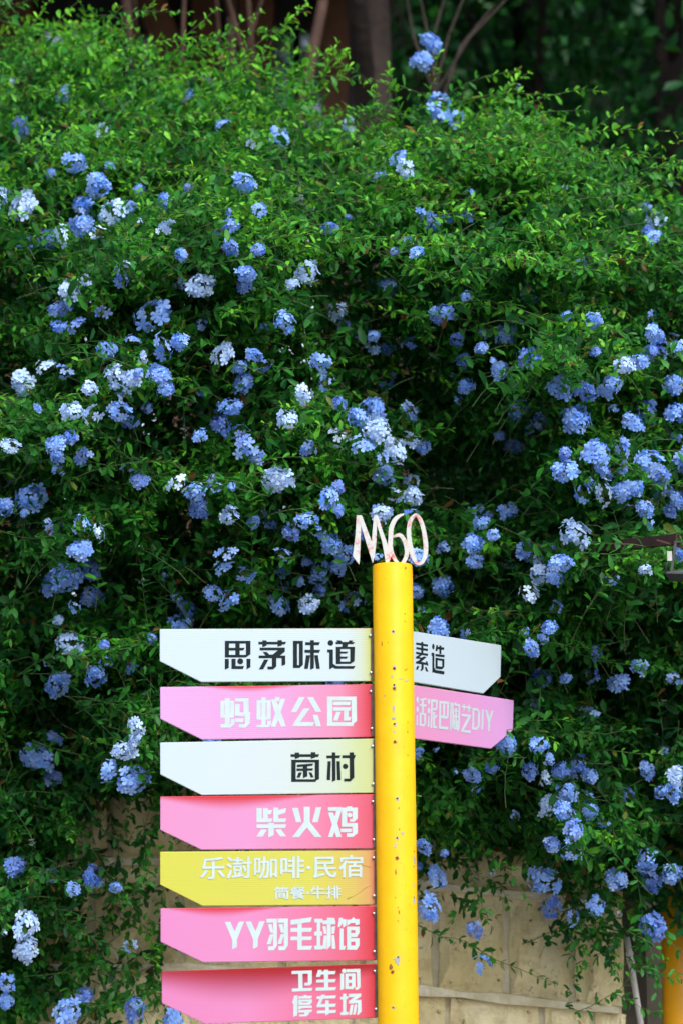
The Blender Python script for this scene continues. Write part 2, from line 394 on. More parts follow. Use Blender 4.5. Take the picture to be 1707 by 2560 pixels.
M_B = [
    board_mat('white_board', [(0, WHT), (0.86, WHT), (0.95, s2l(216, 232, 214)), (0.985, YG), (1.0, YE)], s2l(206, 170, 110), 0.0035),
    board_mat('lilac_board', [(0, LIL), (0.55, s2l(241, 172, 226)), (0.85, s2l(243, 150, 186)), (0.95, CRIM), (1.0, RED)], RED, 0.004, (RED, -0.36, 0.2, 0.024)),
    board_mat('white_green_board', [(0, WHT), (0.55, s2l(222, 236, 236)), (0.8, s2l(218, 234, 212)), (0.93, s2l(214, 228, 165)), (1.0, YG)], s2l(200, 190, 130), 0.003),
    board_mat('pink_board', [(0, PNK), (0.4, s2l(240, 162, 214)), (0.72, s2l(244, 140, 178)), (0.93, s2l(238, 108, 134)), (0.985, CRIM), (1.0, RED)], RED, 0.004, (RED, -0.42, 0.30, 0.050)),
    board_mat('yellow_board', [(0, s2l(224, 224, 84)), (0.7, s2l(224, 221, 92)), (0.9, s2l(226, 200, 100)), (0.97, s2l(228, 176, 104)), (1.0, s2l(226, 110, 90))], s2l(190, 90, 50), 0.003),
    board_mat('pink_board_faded', [(0, s2l(238, 148, 206)), (0.4, s2l(240, 152, 204)), (0.7, s2l(240, 128, 166)), (0.9, s2l(236, 100, 124)), (1.0, RED)], RED, 0.004, (RED, -0.44, 0.22, 0.034)),
    board_mat('pink_board_redtop', [(0, s2l(236, 140, 196)), (0.4, s2l(238, 146, 196)), (0.7, s2l(240, 122, 160)), (0.93, s2l(236, 98, 120)), (1.0, RED)], RED, 0.004, (s2l(176, 14, 24), -0.38, 0.58, 0.120)),
    board_mat('white_side_board', [(0, WHT), (1, WHT)], s2l(210, 205, 140), 0.004),
    board_mat('lilac_side_board', [(0, s2l(246, 164, 210)), (0.45, s2l(246, 168, 222)), (1, s2l(243, 182, 246))], RED, 0.003),
]
M_INK = simple('black_lettering', (0.007, 0.013, 0.015), (0.010, 0.018, 0.020), 40, 0.6)
M_INK.node_tree.nodes['Principled BSDF'].inputs['Specular IOR Level'].default_value = 0.12
M_WLET = simple('white_lettering', (0.40, 0.50, 0.50), (0.44, 0.54, 0.54), 30, 0.45)

A4 = lambda ox, oy, s=4.0: (lambda x, y: (ox + x / s, oy + y / s))
def R(x0, y0, x1, y1): return [(x0, y0), (x1, y0), (x1, y1), (x0, y1)]
def E(cx, cy, rx, ry=None):
    ry = ry or rx; return [(cx + rx * math.cos(a * math.pi / 10), cy + ry * math.sin(a * math.pi / 10)) for a in range(20)]
def Q(s):
    n_ = [float(x) for x in s.replace(',', ' ').split()]; return list(zip(n_[::2], n_[1::2]))
def shift(polys, dx, dy): return [[(x + dx, y + dy) for x, y in p] for p in polys]

T1 = [R(92, 88, 134, 255), R(92, 88, 348, 116), R(196, 88, 240, 255), Q('132,158 292,158 275,185 132,185'), R(92, 228, 304, 255), Q('302,88 348,88 348,222 302,255'),
      Q('92,268 132,268 132,358 92,378'), Q('158,268 200,268 200,340 284,340 274,370 158,370'), E(246, 293, 30), Q('308,268 348,268 348,352 308,375'),
      Q('428,98 706,98 690,125 428,125'), Q('466,84 508,84 508,138 466,152'), Q('618,82 662,82 662,135 618,148'), R(440, 156, 692, 184),
      Q('470,200 512,200 535,225 570,225 620,184 692,184 692,196 640,238 500,238'), R(430, 236, 696, 262), Q('484,276 528,276 475,374 432,374'),
      Q('562,262 606,262 606,345 572,374 518,374 518,345 562,345'), Q('658,262 696,262 696,325 658,342'),
      R(772, 88, 814, 360), R(772, 88, 872, 120), Q('832,88 872,88 872,328 840,360 772,360 772,330 832,330'),
      Q('894,102 1042,102 1030,132 894,132'), Q('888,178 1046,178 1032,208 888,208'), Q('944,82 982,82 982,362 944,378'), Q('902,232 944,232 922,368 884,368'), Q('984,232 1022,232 1042,368 1004,368'),
      E(1147, 110, 29), Q('1114,175 1172,175 1172,318 1208,340 1390,340 1374,368 1190,368 1172,355 1134,376 1134,205 1114,205'),
      Q('1198,100 1386,100 1370,122 1198,122'), Q('1205,84 1248,84 1262,100 1215,100'), Q('1330,84 1370,84 1355,102 1318,102'), Q('1260,122 1318,122 1312,148 1258,148'),
      R(1200, 148, 1386, 170), R(1200, 148, 1245, 320), Q('1338,148 1386,148 1382,292 1338,320'), R(1200, 296, 1345, 320), Q('1245,196 1318,196 1306,217 1245,217'), Q('1245,245 1318,245 1304,268 1245,268')]
T2 = [R(48, 128, 186, 152), R(92, 102, 142, 398), R(48, 128, 88, 298), Q('146,128 186,128 186,290 146,298'), Q('48,265 186,265 180,298 48,298'), Q('48,360 152,360 152,310 188,310 188,362 150,398 48,398'),
      R(192, 102, 330, 138), Q('278,102 330,102 330,240 345,240 343,352 300,398 232,398 232,362 292,362 292,270 278,270'), R(192, 160, 240, 280), R(192, 245, 330, 280), Q('192,304 288,304 272,342 192,342'),
      R(408, 120, 548, 145), R(456, 95, 500, 390), R(408, 120, 450, 318), R(508, 120, 550, 300), Q('408,290 550,290 548,318 408,318'), Q('408,370 515,370 515,328 552,325 552,365 525,396 408,396'),
      Q('592,92 638,92 638,140 592,130'), Q('552,115 600,110 650,240 702,384 655,386 590,245'), Q('650,108 696,108 648,245 598,388 550,388 600,240'),
      Q('832,92 890,92 806,242 752,242'), Q('914,92 975,92 1056,238 998,240'), Q('878,205 940,203 842,340 985,340 972,382 768,382 772,360'), Q('970,270 1020,268 1052,384 1000,384'),
      R(1112, 86, 1164, 380), R(1112, 86, 1402, 126), Q('1352,86 1402,86 1405,330 1352,378'), R(1112, 342, 1372, 380), Q('1170,136 1346,136 1338,172 1170,172'), Q('1170,192 1352,192 1340,228 1170,228'), Q('1205,238 1248,238 1218,326 1172,326'), Q('1278,228 1325,228 1322,290 1348,290 1338,326 1274,326')]
T3 = [Q('748,102 1036,102 1024,130 748,130'), Q('790,86 834,86 834,138 790,152'), Q('950,82 996,82 996,135 950,150'), R(755, 157, 1034, 185), R(755, 157, 800, 378), Q('990,157 1034,157 1034,348 990,376'), R(755, 352, 1000, 378),
      Q('812,206 974,194 966,218 812,232'), Q('808,245 974,243 966,266 808,270'), Q('870,215 916,215 916,325 872,342'), Q('828,284 862,284 842,336 808,336'), Q('928,284 958,284 980,334 950,336'),
      Q('1106,115 1246,113 1236,142 1106,144'), Q('1160,84 1196,84 1198,362 1162,380'), Q('1118,172 1150,172 1144,360 1108,360'), Q('1206,172 1240,172 1248,360 1212,360'),
      Q('1260,113 1396,110 1380,150 1376,141 1260,141'), Q('1332,84 1376,84 1380,335 1340,374 1278,374 1278,346 1334,346'), E(1291, 224, 27)]
T4 = [R(408, 80, 460, 222), R(472, 80, 522, 222), Q('472,100 565,100 553,142 472,142'), Q('408,184 568,184 556,222 408,222'), R(575, 76, 625, 222), Q('625,100 704,80 694,130 625,150'), Q('575,184 706,184 694,222 575,222'),
      Q('408,243 706,243 692,282 408,282'), Q('526,228 580,228 580,352 526,378'), Q('452,296 510,296 470,366 406,366'), Q('594,296 650,292 704,362 645,364'),
      Q('764,78 822,78 856,222 802,222'), Q('1000,74 1055,72 1020,222 964,222'), Q('880,68 940,68 940,220 1060,372 990,372 910,275 832,372 762,374 880,220'),
      Q('1122,72 1255,70 1256,100 1168,372 1122,372 1205,110 1122,110'), Q('1122,126 1172,124 1215,240 1256,370 1205,372 1160,240'),
      Q('1256,76 1306,76 1306,64 1358,64 1358,76 1414,76 1414,185 1380,218 1335,218 1335,190 1362,190 1362,115 1308,115 1308,230 1414,230 1414,330 1366,370 1305,370 1305,332 1362,332 1362,268 1256,268'), Q('1246,286 1358,286 1350,322 1246,322'), E(1335, 150, 24)]
_y = [Q('92,100 146,98 190,195 232,97 284,95 214,270 212,352 166,374 166,275')]
T6 = _y + shift(_y, 207, -3) + [Q('508,68 612,66 612,335 580,382 524,384 524,344 574,342 574,105 508,108'), Q('522,122 560,122 576,205 545,208'), Q('544,222 578,220 550,322 510,322'),
      Q('620,66 722,64 722,335 690,382 628,384 628,344 680,342 680,105 620,108'), Q('628,122 668,120 684,205 652,208'), Q('650,222 685,220 655,320 618,320'),
      Q('748,80 960,52 948,100 748,130'), Q('748,160 964,158 952,198 748,200'), Q('748,246 964,244 952,280 748,284'), Q('818,110 860,110 860,340 965,338 950,378 816,380'),
      R(985, 68, 1068, 104), R(1010, 68, 1045, 370), R(985, 196, 1064, 238), R(985, 335, 1064, 376), R(1066, 84, 1196, 124), Q('1112,56 1188,60 1188,84 1112,84'), Q('1112,60 1150,60 1150,335 1108,380'),
      Q('1066,142 1100,142 1108,218 1082,220'), Q('1156,150 1196,140 1184,218 1156,218'), Q('1080,235 1108,235 1104,368 1064,368'), Q('1156,232 1184,230 1198,366 1160,368'),
      Q('1232,58 1266,58 1264,72 1302,72 1298,138 1268,158 1265,110 1240,150 1218,150'), Q('1238,165 1272,165 1272,340 1296,338 1284,378 1236,380'),
      Q('1306,80 1350,72 1372,50 1390,70 1432,70 1432,125 1390,132 1390,110 1345,112 1306,140'), R(1306, 146, 1347, 378), R(1306, 146, 1432, 182), R(1390, 146, 1432, 215), Q('1306,210 1432,208 1405,250 1306,250'), R(1306, 262, 1432, 298), R(1390, 262, 1432, 338), Q('1306,335 1432,333 1405,378 1306,378')]
T7 = [Q('300,165 605,157 605,350 575,382 492,386 492,345 545,342 545,205 300,212'), Q('400,205 462,205 465,440 402,440'), Q('305,430 612,420 598,465 305,478'),
      Q('700,150 755,150 745,172 962,165 948,215 745,220 725,255 664,255'), Q('785,148 850,148 850,430 790,430'), Q('670,298 965,288 950,335 670,340'), Q('665,418 972,408 955,455 665,465'),
      E(1084, 165, 34), Q('1030,206 1082,200 1082,438 1030,456'), Q('1120,138 1325,132 1330,410 1290,448 1252,448 1250,412 1282,405 1270,185 1120,188'), R(1100, 202, 1255, 245), R(1100, 202, 1150, 440), Q('1198,202 1255,202 1255,405 1198,440'), R(1100, 395, 1220, 440), R(1150, 298, 1200, 345),
      Q('340,538 390,535 385,835 325,858 325,650 305,650'), Q('400,548 480,545 480,528 525,526 525,540 608,540 592,580 400,584'), Q('400,598 608,594 606,626 400,630'), Q('400,644 604,640 575,675 400,678'), R(400, 600, 452, 676), R(547, 598, 606, 650),
      Q('398,692 608,688 604,725 540,722 450,728 420,745 398,748'), Q('400,758 610,748 595,788 560,790 560,815 520,850 412,852 415,822 490,820 490,790 400,795'),
      Q('678,548 735,545 745,525 800,523 798,540 968,533 955,578 770,585 735,665 968,658 950,705 680,715 675,690 720,590 678,590'), Q('805,610 858,608 862,812 808,838'), Q('680,765 970,752 958,798 680,808'),
      Q('1030,555 1150,548 1135,592 1030,596'), R(1065, 508, 1115, 800), Q('1032,790 1155,782 1140,828 1032,832'),
      Q('1150,512 1340,505 1335,550 1250,605 1340,600 1345,775 1300,825 1275,828 1285,775 1290,650 1155,658 1150,620 1240,560 1150,562'), Q('1180,675 1225,672 1200,825 1155,828'), Q('1240,672 1280,670 1255,822 1215,826')]
T8 = [Q('106,146 272,176 268,206 106,178'), Q('108,210 270,236 268,268 108,240'), Q('106,276 272,304 270,336 106,308'), Q('176,138 206,142 206,300 176,296'),
      Q('152,318 186,322 150,352 186,358 214,342 252,350 176,416 256,432 262,462 102,442 102,416 138,402 168,378 102,370 102,348'), Q('120,475 150,478 130,528 102,525'), Q('180,440 210,445 208,520 180,545 160,540 178,515'), Q('225,488 250,492 275,555 245,550'), Q('240,408 262,412 276,472 252,464'),
      E(346, 205, 17, 40), Q('320,288 360,292 360,500 380,530 505,552 495,595 370,575 355,565 332,570 332,335 320,330'), Q('388,182 410,185 408,205 500,218 495,250 408,240 402,265 375,270'), Q('430,188 458,192 458,310 430,305'), Q('375,305 505,322 500,355 375,340'),
      Q('375,360 500,378 500,408 375,390'), R(375, 360, 405, 512), Q('470,375 500,378 498,485 470,518'), Q('375,475 498,488 465,522 375,512')]
T9 = [E(128, 948, 17, 42), E(126, 1082, 17, 42), Q('112,1165 130,1165 130,1305 108,1320'), Q('160,935 252,922 250,950 160,962'), R(185, 945, 212, 1140), Q('152,1010 250,1015 248,1045 152,1038'), Q('150,1130 242,1138 242,1165 150,1158'), R(150, 1130, 178, 1312), R(214, 1138, 240, 1295), Q('150,1285 240,1290 222,1325 148,1312'),
      E(286, 972, 17, 42), E(284, 1100, 17, 42), Q('272,1180 290,1180 290,1315 265,1335'), Q('315,938 408,952 402,1075 380,1098 340,1095 340,1065 378,1068 380,985 340,980 328,1340 303,1345'), Q('342,1120 368,1120 366,1180 400,1150 400,1185 366,1215 366,1320 400,1312 392,1350 340,1345'),
      Q('428,962 568,980 566,1012 428,995'), Q('428,962 455,965 448,1350 420,1355'), Q('420,1312 556,1332 550,1370 420,1355'), Q('538,978 568,980 556,1190 535,1218'), Q('445,1165 555,1180 540,1218 445,1205'), Q('482,985 510,988 508,1190 480,1185'),
      Q('585,985 602,988 598,1360 578,1385'), Q('602,990 632,993 625,1060 640,1200 620,1340 602,1350 612,1200 605,1060'), Q('640,988 668,990 665,1005 720,1012 712,1340 690,1402 680,1370 690,1300 695,1040 640,1030'), Q('635,1085 690,1095 690,1120 635,1110'), Q('628,1165 690,1175 690,1200 628,1192'), R(650, 1060, 672, 1340), Q('630,1235 648,1238 645,1340 628,1335'), Q('628,1330 688,1340 685,1370 625,1362'), R(674, 1240, 690, 1350),
      Q('740,1030 876,1050 870,1075 740,1058'), Q('765,1010 785,1012 785,1085 765,1120'), Q('832,1020 855,1022 850,1110 832,1130'), Q('740,1145 870,1160 866,1200 772,1370 868,1382 862,1418 735,1400 738,1365 828,1190 740,1178'),
      Q('892,1062 918,1065 912,1368 885,1365'), Q('892,1062 965,1070 1000,1110 975,1125 950,1102 892,1095'), Q('972,1100 1000,1110 996,1320 968,1310'), Q('885,1330 945,1338 968,1305 996,1320 955,1372 885,1365'), Q('1025,1082 1050,1085 1042,1362 1016,1375'), Q('1068,1090 1098,1092 1130,1195 1155,1100 1188,1105 1138,1262 1134,1382 1110,1398 1112,1255')]

boards = [  # outline in photograph px: TL, TR, BR, bottom of the cut, left end of the cut
    ([(400.3, 1572.6), (929.7, 1570.3), (932.3, 1702.8), (503.9, 1705), (400.3, 1652.8)], M_B[0], T1, A4(540, 1580), M_INK, 'white arrow board lettered 思茅味道 in black'),
    ([(401, 1717.6), (931.2, 1710.2), (934.6, 1842.6), (505, 1848.5), (401.5, 1797)], M_B[1], T2, A4(540, 1720), M_WLET, 'lilac pink arrow board lettered 蚂蚁公园'),
    ([(401, 1856.3), (935.7, 1846.3), (937.5, 1982), (505, 1987.7), (401.5, 1935.9)], M_B[2], T3, A4(540, 1860), M_INK, 'white to pale green arrow board lettered 菌村'),
    ([(401.5, 1991.4), (936, 1985), (939.7, 2121), (504, 2124.3), (401.5, 2074.7)], M_B[3], T4, A4(540, 2000), M_WLET, 'pink arrow board lettered 柴火鸡'),
    ([(401, 2129.4), (938.6, 2125.7), (939.7, 2261.5), (507.6, 2264.8), (401, 2211.6)], M_B[4], None, None, M_WLET, 'yellow arrow board lettered 乐澍咖啡·民宿 简餐·牛排'),
    ([(402.3, 2271), (939, 2264.6), (940.7, 2400.7), (508.6, 2406), (402.3, 2354.7)], M_B[5], T6, A4(540, 2280), M_WLET, 'pink arrow board lettered YY羽毛球馆'),
    ([(405.4, 2428.4), (940.7, 2408.8), (944.7, 2544.5), (514, 2560), (405.4, 2508)], M_B[6], T7, A4(680, 2400, 6.0308), M_WLET, 'pink arrow board with dark red upper edge lettered 卫生间 停车场'),
]
def local_px(u, v_, org, phi, yoff=0.0):
    """where the sight line through a pixel meets the board plane, in the board's own x,z"""
    d = ray(u, v_); nrm = np.array([math.sin(phi), -math.cos(phi), 0]); o = np.array([0, 0, EYE])
    p0 = np.array(org) + nrm * yoff
    t = np.dot(p0 - o, nrm) / np.dot(d, nrm); p = o + d * t - p0
    return (p[0] * math.cos(phi) + p[1] * math.sin(phi), p[2])
def lettering(polys, mp, org, phi, mat, board, M, name='lettering'):
    mb = MB()
    for i, poly in enumerate(polys):
        y = -(0.0003 + 0.00006 * (i % 9))
        pts = [local_px(*mp(x, y_), org, phi) for x, y_ in poly]
        mb.add([(a, y, c_) for a, c_ in pts], [tuple(range(len(pts)))])
    return mb.build(name, mat, board, matrix=M)
def make_board(out, mat, T, mp, ink, label, phi, org, bolts):
    M = Matrix.Translation(Vector(org)) @ Matrix.Rotation(phi, 4, 'Z')
    pts = [local_px(u, v_, org, phi) for u, v_ in out]
    mb = MB(); mb.prism(pts, 0.0, 0.010)
    b_ = mb.build('sign_board', mat, post, matrix=M); b_['label'] = label
    bevel(b_, 0.0016, 2)
    if T: lettering(T, mp, org, phi, ink, b_, M)
    if bolts:
        (x1, z1), (x2, z2) = pts[1], pts[2]
        mb = MB(); mb.box(x1 - 0.0035, x1 + 0.004, -0.004, 0.014, z2 + 0.002, z1 - 0.002)
        mb.build('end_bracket', M_BRACK, b_, matrix=M)
        for f in (0.14, 0.84):
            xx = x1 + (x2 - x1) * f - 0.006; zz = z1 + (z2 - z1) * f
            mb = MB()
            for rr, yy in ((0.0042, 0.0), (0.0042, -0.004), (0.0028, -0.006)):
                mb.v += [(xx + rr * math.cos(a * math.pi / 4), yy, zz + rr * math.sin(a * math.pi / 4)) for a in range(8)]
            mb.f += [(j * 8 + i, j * 8 + (i + 1) % 8, j * 8 + 8 + (i + 1) % 8, j * 8 + 8 + i) for j in range(2) for i in range(8)] + [tuple(range(16, 24))]
            mb.build('bolt', M_STEEL, b_, True, matrix=M)
    return b_, M
for i, (out, mat, T, mp, ink, label) in enumerate(boards):
    org = P(out[1][0], out[1][1], POST_Y - 0.006)
    b_, M = make_board(out, mat, T, mp, ink, label, 0.0, tuple(org), True)
    if T is None:
        def text(body, u0, u1, v0, v1, name, off):
            cu = bpy.data.curves.new('t', 'FONT'); cu.body = body; cu.fill_mode = 'FRONT'; cu.resolution_u = 3
            to = bpy.data.objects.new('t', cu); COL.objects.link(to); bpy.context.view_layer.update()
            dg = bpy.context.evaluated_depsgraph_get(); me = bpy.data.meshes.new_from_object(to.evaluated_get(dg))
            bpy.data.objects.remove(to)
            co = np.empty(len(me.vertices) * 3); me.vertices.foreach_get('co', co); co = co.reshape(-1, 3)
            lo, hi = co.min(0), co.max(0)
            a = local_px(u0, v1, org, 0.0); c_ = local_px(u1, v0, org, 0.0)
            x = a[0] + (co[:, 0] - lo[0]) / (hi[0] - lo[0]) * (c_[0] - a[0])
            z = a[1] + (co[:, 1] - lo[1]) / (hi[1] - lo[1]) * (c_[1] - a[1]) + (x - a[0]) * 0.012
            fs = [tuple(p_.vertices) for p_ in me.polygons]; mb = MB()
            for k, (dx, dz) in enumerate(((off, off), (-off, off), (off, -off), (-off, -off))):
                mb.add(np.stack([x + dx, np.full_like(x, -0.0008 - .00015 * k), z + dz], -1), fs)
            me = mb.mesh(name)
            me.materials.clear(); me.materials.append(M_WLET)
            put(name, me, b_, None, M)
        text('乐澍咖啡·民宿', 502, 907, 2143, 2198, 'lettering', 0.0009)
        text('简餐·牛排', 687, 852, 2217, 2248, 'lettering', 0.0007)
        for w in ([(1320, 432), (1375, 410), (1440, 365), (1490, 328), (1528, 310)], [(1440, 145), (1480, 150), (1518, 160)]):
            pp = [local_px(480 + x / 3.409, 2120 + y / 3.409, org, 0.0) for x, y in w]
            mb = MB(); mb.tube([(a, -0.0002, c_) for a, c_ in pp], 0.0011, 6); mb.build('sticker_wrinkle', mat, b_, True, matrix=M)
PHI = math.radians(58)
A8 = A4(1020, 1580, 5.6)
side = [([(1005, 1573.6), (1252.1, 1613), (1250.4, 1692.5), (1207.5, 1733.6), (1005, 1700.2)], M_B[7], T8, M_INK, 'white arrow board angled away behind the pole lettered 素造'),
        ([(1008, 1708.3), (1283.4, 1750.5), (1281, 1826), (1226.7, 1871.6), (1008, 1842.2)], M_B[8], T9, M_WLET, 'lilac arrow board angled away behind the pole lettered 活泥巴陶艺DIY')]
for out, mat, T, ink, label in side:
    zc = P(out[0][0], (out[0][1] + out[4][1]) / 2, POST_Y)[2]; a0 = axis_at(zc)
    # plane through the pole axis; origin at the upper outer corner
    lx, lz = local_px(out[1][0], out[1][1], tuple(a0), PHI)
    org = (a0[0] + lx * math.cos(PHI), a0[1] + lx * math.sin(PHI), a0[2] + lz)
    make_board(out, mat, T, A8, ink, label, PHI, org, False)

# --- M60 cut-out
m, nt, b = new_mat('peeling_white_paint'); v = obj_vec(nt)
c = mix_c(nt, sstep(nt, noise(nt, v, 45, 5, 0.7), 0.50, 0.66), (0.46, 0.49, 0.46), (0.52, 0.14, 0.15))
c = mix_c(nt, sstep(nt, noise(nt, v, 130, 4, 0.7), 0.62, 0.72), c, s2l(150, 130, 120))
nt.links.new(c, b.inputs['Base Color']); b.inputs['Roughness'].default_value = 0.55; bump(nt, b, noise(nt, v, 150, 4), 0.3, 0.002)
M_M60 = m
M_M60E = simple('red_paint_edge', s2l(214, 70, 74), s2l(226, 130, 130), 60, 0.55)
LY = POST_Y - 0.03
def lp(x, y): p = P(870 + x / 7.127, 1270 + y / 7.127, LY); return (p[0], p[2])
def cut_letter(polys, yoff):
    mb = MB()
    for i, poly in enumerate(polys):
        pts = [lp(x, y) for x, y in poly]; dy = 0.0006 * i
        mb.prism(pts, LY + yoff - dy, LY + yoff + 0.006 + dy)
    me = mb.mesh('cut_out_letter'); me.materials.append(M_M60); me.materials.append(M_M60E)
    idx = [0 if abs(p.normal[1]) > 0.5 else 1 for p in me.polygons]; me.polygons.foreach_set('material_index', idx)
    return put('cut_out_letter', me, post)
def stroke(pts, closed=False):
    p = np.array([(x, y) for x, y, w in pts], float); w = np.array([q_[2] for q_ in pts], float)
    if closed: # resample smooth closed curve
        k = len(p); idx = np.arange(0, k, 0.34)
        def cr(a): 
            out = []
            for t in idx:
                i = int(t); f = t - i; p0, p1, p2, p3 = a[(i - 1) % k], a[i % k], a[(i + 1) % k], a[(i + 2) % k]
                out.append(0.5 * (2 * p1 + (p2 - p0) * f + (2 * p0 - 5 * p1 + 4 * p2 - p3) * f * f + (3 * p1 - p0 - 3 * p2 + p3) * f ** 3))
            return np.array(out)
        p, w = cr(p), cr(w); t = np.roll(p, -1, 0) - np.roll(p, 1, 0)
    else:
        k = len(p); idx = np.arange(0, k - 1 + 1e-6, 0.34)
        def cr(a):
            out = []
            for t in idx:
                i = min(int(t), k - 2); f = t - i; g = lambda j: a[max(0, min(k - 1, j))]
                p0, p1, p2, p3 = g(i - 1), g(i), g(i + 1), g(i + 2)
                out.append(0.5 * (2 * p1 + (p2 - p0) * f + (2 * p0 - 5 * p1 + 4 * p2 - p3) * f * f + (3 * p1 - p0 - 3 * p2 + p3) * f ** 3))
            return np.array(out)
        p, w = cr(p), cr(w); t = np.gradient(p, axis=0)
    t /= np.linalg.norm(t, axis=1)[:, None]; nn = np.stack([-t[:, 1], t[:, 0]], -1) * w[:, None] / 2
    return p + nn, p - nn
def ribbon_letter(pts, closed, yoff):
    a, c_ = stroke(pts, closed); k = len(a); vs_ = []
    for i in range(k):
        for q_ in (a[i], c_[i]):
            x, z = lp(*q_); vs_ += [(x, LY + yoff, z), (x, LY + yoff + 0.006, z)]
    fs = []; mi = []
    for i in range(k if closed else k - 1):
        A, B = i * 4, ((i + 1) % k) * 4
        fs += [(A, B, B + 2, A + 2), (A + 1, A + 3, B + 3, B + 1), (A, A + 1, B + 1, B), (A + 2, B + 2, B + 3, A + 3)]; mi += [0, 0, 1, 1]
    if not closed: fs += [(0, 2, 3, 1), ((k - 1) * 4, (k - 1) * 4 + 1, (k - 1) * 4 + 3, (k - 1) * 4 + 2)]; mi += [1, 1]
    mb = MB(); mb.add(vs_, fs); me = mb.mesh('cut_out_letter'); me.materials.append(M_M60); me.materials.append(M_M60E)
    me.polygons.foreach_set('material_index', mi); return put('cut_out_letter', me, post)
cut_letter([Q('148,125 235,130 218,600 205,930 192,1005 82,860 130,470'), Q('170,128 240,128 455,700 470,860 438,985 425,960 225,310'), Q('460,135 515,118 500,600 470,860 438,985 405,760 440,300'), Q('470,125 530,140 620,430 740,760 800,800 760,880 712,1010 670,1010 640,820 600,600 515,320')], 0.0)
ribbon_letter([(990, 105, 30), (900, 140, 60), (820, 220, 80), (765, 360, 85), (755, 520, 85), (750, 660, 85), (770, 780, 75), (820, 890, 65), (880, 975, 60), (940, 995, 55), (1000, 930, 70), (1040, 830, 75), (1040, 720, 75), (1010, 600, 75), (960, 510, 70), (910, 475, 65), (850, 490, 50), (800, 510, 35)], False, 0.004)
ribbon_letter([(1190, 120, 60), (1115, 200, 70), (1085, 320, 75), (1080, 480, 80), (1110, 680, 85), (1150, 840, 80), (1210, 950, 65), (1265, 985, 55), (1330, 940, 65), (1375, 820, 80), (1380, 640, 85), (1360, 480, 80), (1330, 330, 75), (1290, 210, 70), (1240, 135, 60)], True, 0.0075)

# ------------------------------------------------------------------ hedge: front surface as a depth field
def lumps(u, v_):
    r = np.random.default_rng(21); s = 0
    for wl_, amp in ((520, .12), (330, .12), (210, .10), (130, .06)):
        for _ in range(4):
            a = r.uniform(0, 2 * math.pi); ph = r.uniform(0, 2 * math.pi); k = 2 * math.pi / (wl_ * r.uniform(.8, 1.25))
            s = s + amp * 0.5 * np.sin(k * (u * math.cos(a) + v_ * math.sin(a)) + ph)
    return s
def G(u, v_, cu, cv, su, sv): return np.exp(-((u - cu) / su) ** 2 - ((v_ - cv) / sv) ** 2)
def surf(u, v_):
    u = np.asarray(u, float); v_ = np.asarray(v_, float)
    y = 7.80 + 1.5 * np.clip((640 - v_) / 600, 0, 1.4) ** 2
    y = y + 0.22 * np.clip((v_ - 1450) / 700, 0, 1.3) ** 2
    y = y - 0.42 * G(u, v_, 430, 900, 430, 420) - 0.30 * G(u, v_, 1480, 1080, 280, 420) - 0.2 * G(u, v_, 1130, 620, 300, 160)
    d = ((u - 850) * 0.894 - (v_ - 640) * 0.447)                    # distance from the dark cleft that runs down to the right
    al = ((u - 850) * 0.447 + (v_ - 640) * 0.894)
    y = y + 0.34 * np.exp(-(d / 95) ** 2) * np.clip(np.minimum(al / 120, (820 - al) / 150), 0, 1)
    y = y + 0.30 * G(u, v_, 30, 800, 110, 190) + 0.22 * G(u, v_, 330, 1480, 160, 90) + 0.2 * G(u, v_, 1180, 1120, 110, 170)
    y = np.clip(y + lumps(u, v_), 7.05, 10.2)
    return np.where(v_ > 1650, np.minimum(y, WALL_Y - .2), y)
TOPL = np.array([(-500, -20), (0, -15), (180, 0), (330, 45), (480, 65), (620, 45), (760, 105), (850, 260), (930, 300), (1010, 250), (1100, 215), (1250, 235), (1320, 235), (1420, 320), (1560, 410), (1707, 510), (2100, 600)], float)
BOTL = np.array([(-500, 2800), (90, 2700), (130, 2250), (200, 2080), (330, 2000), (420, 2020), (650, 2050), (930, 2130), (1060, 2210), (1180, 2170), (1290, 2180), (1400, 2240), (1520, 2260), (1600, 2330), (1680, 2330), (1800, 2500), (2200, 2700)], float)
def topline(u): return np.interp(u, TOPL[:, 0], TOPL[:, 1])
def botline(u): return np.interp(u, BOTL[:, 0], BOTL[:, 1])
DIV = np.array([(0, 835), (300, 880), (600, 830), (1000, 985), (1300, 1120), (1700, 1000), (2600, 985)], float)
def left_of(u, v_): return u < np.interp(v_, DIV[:, 0], DIV[:, 1])

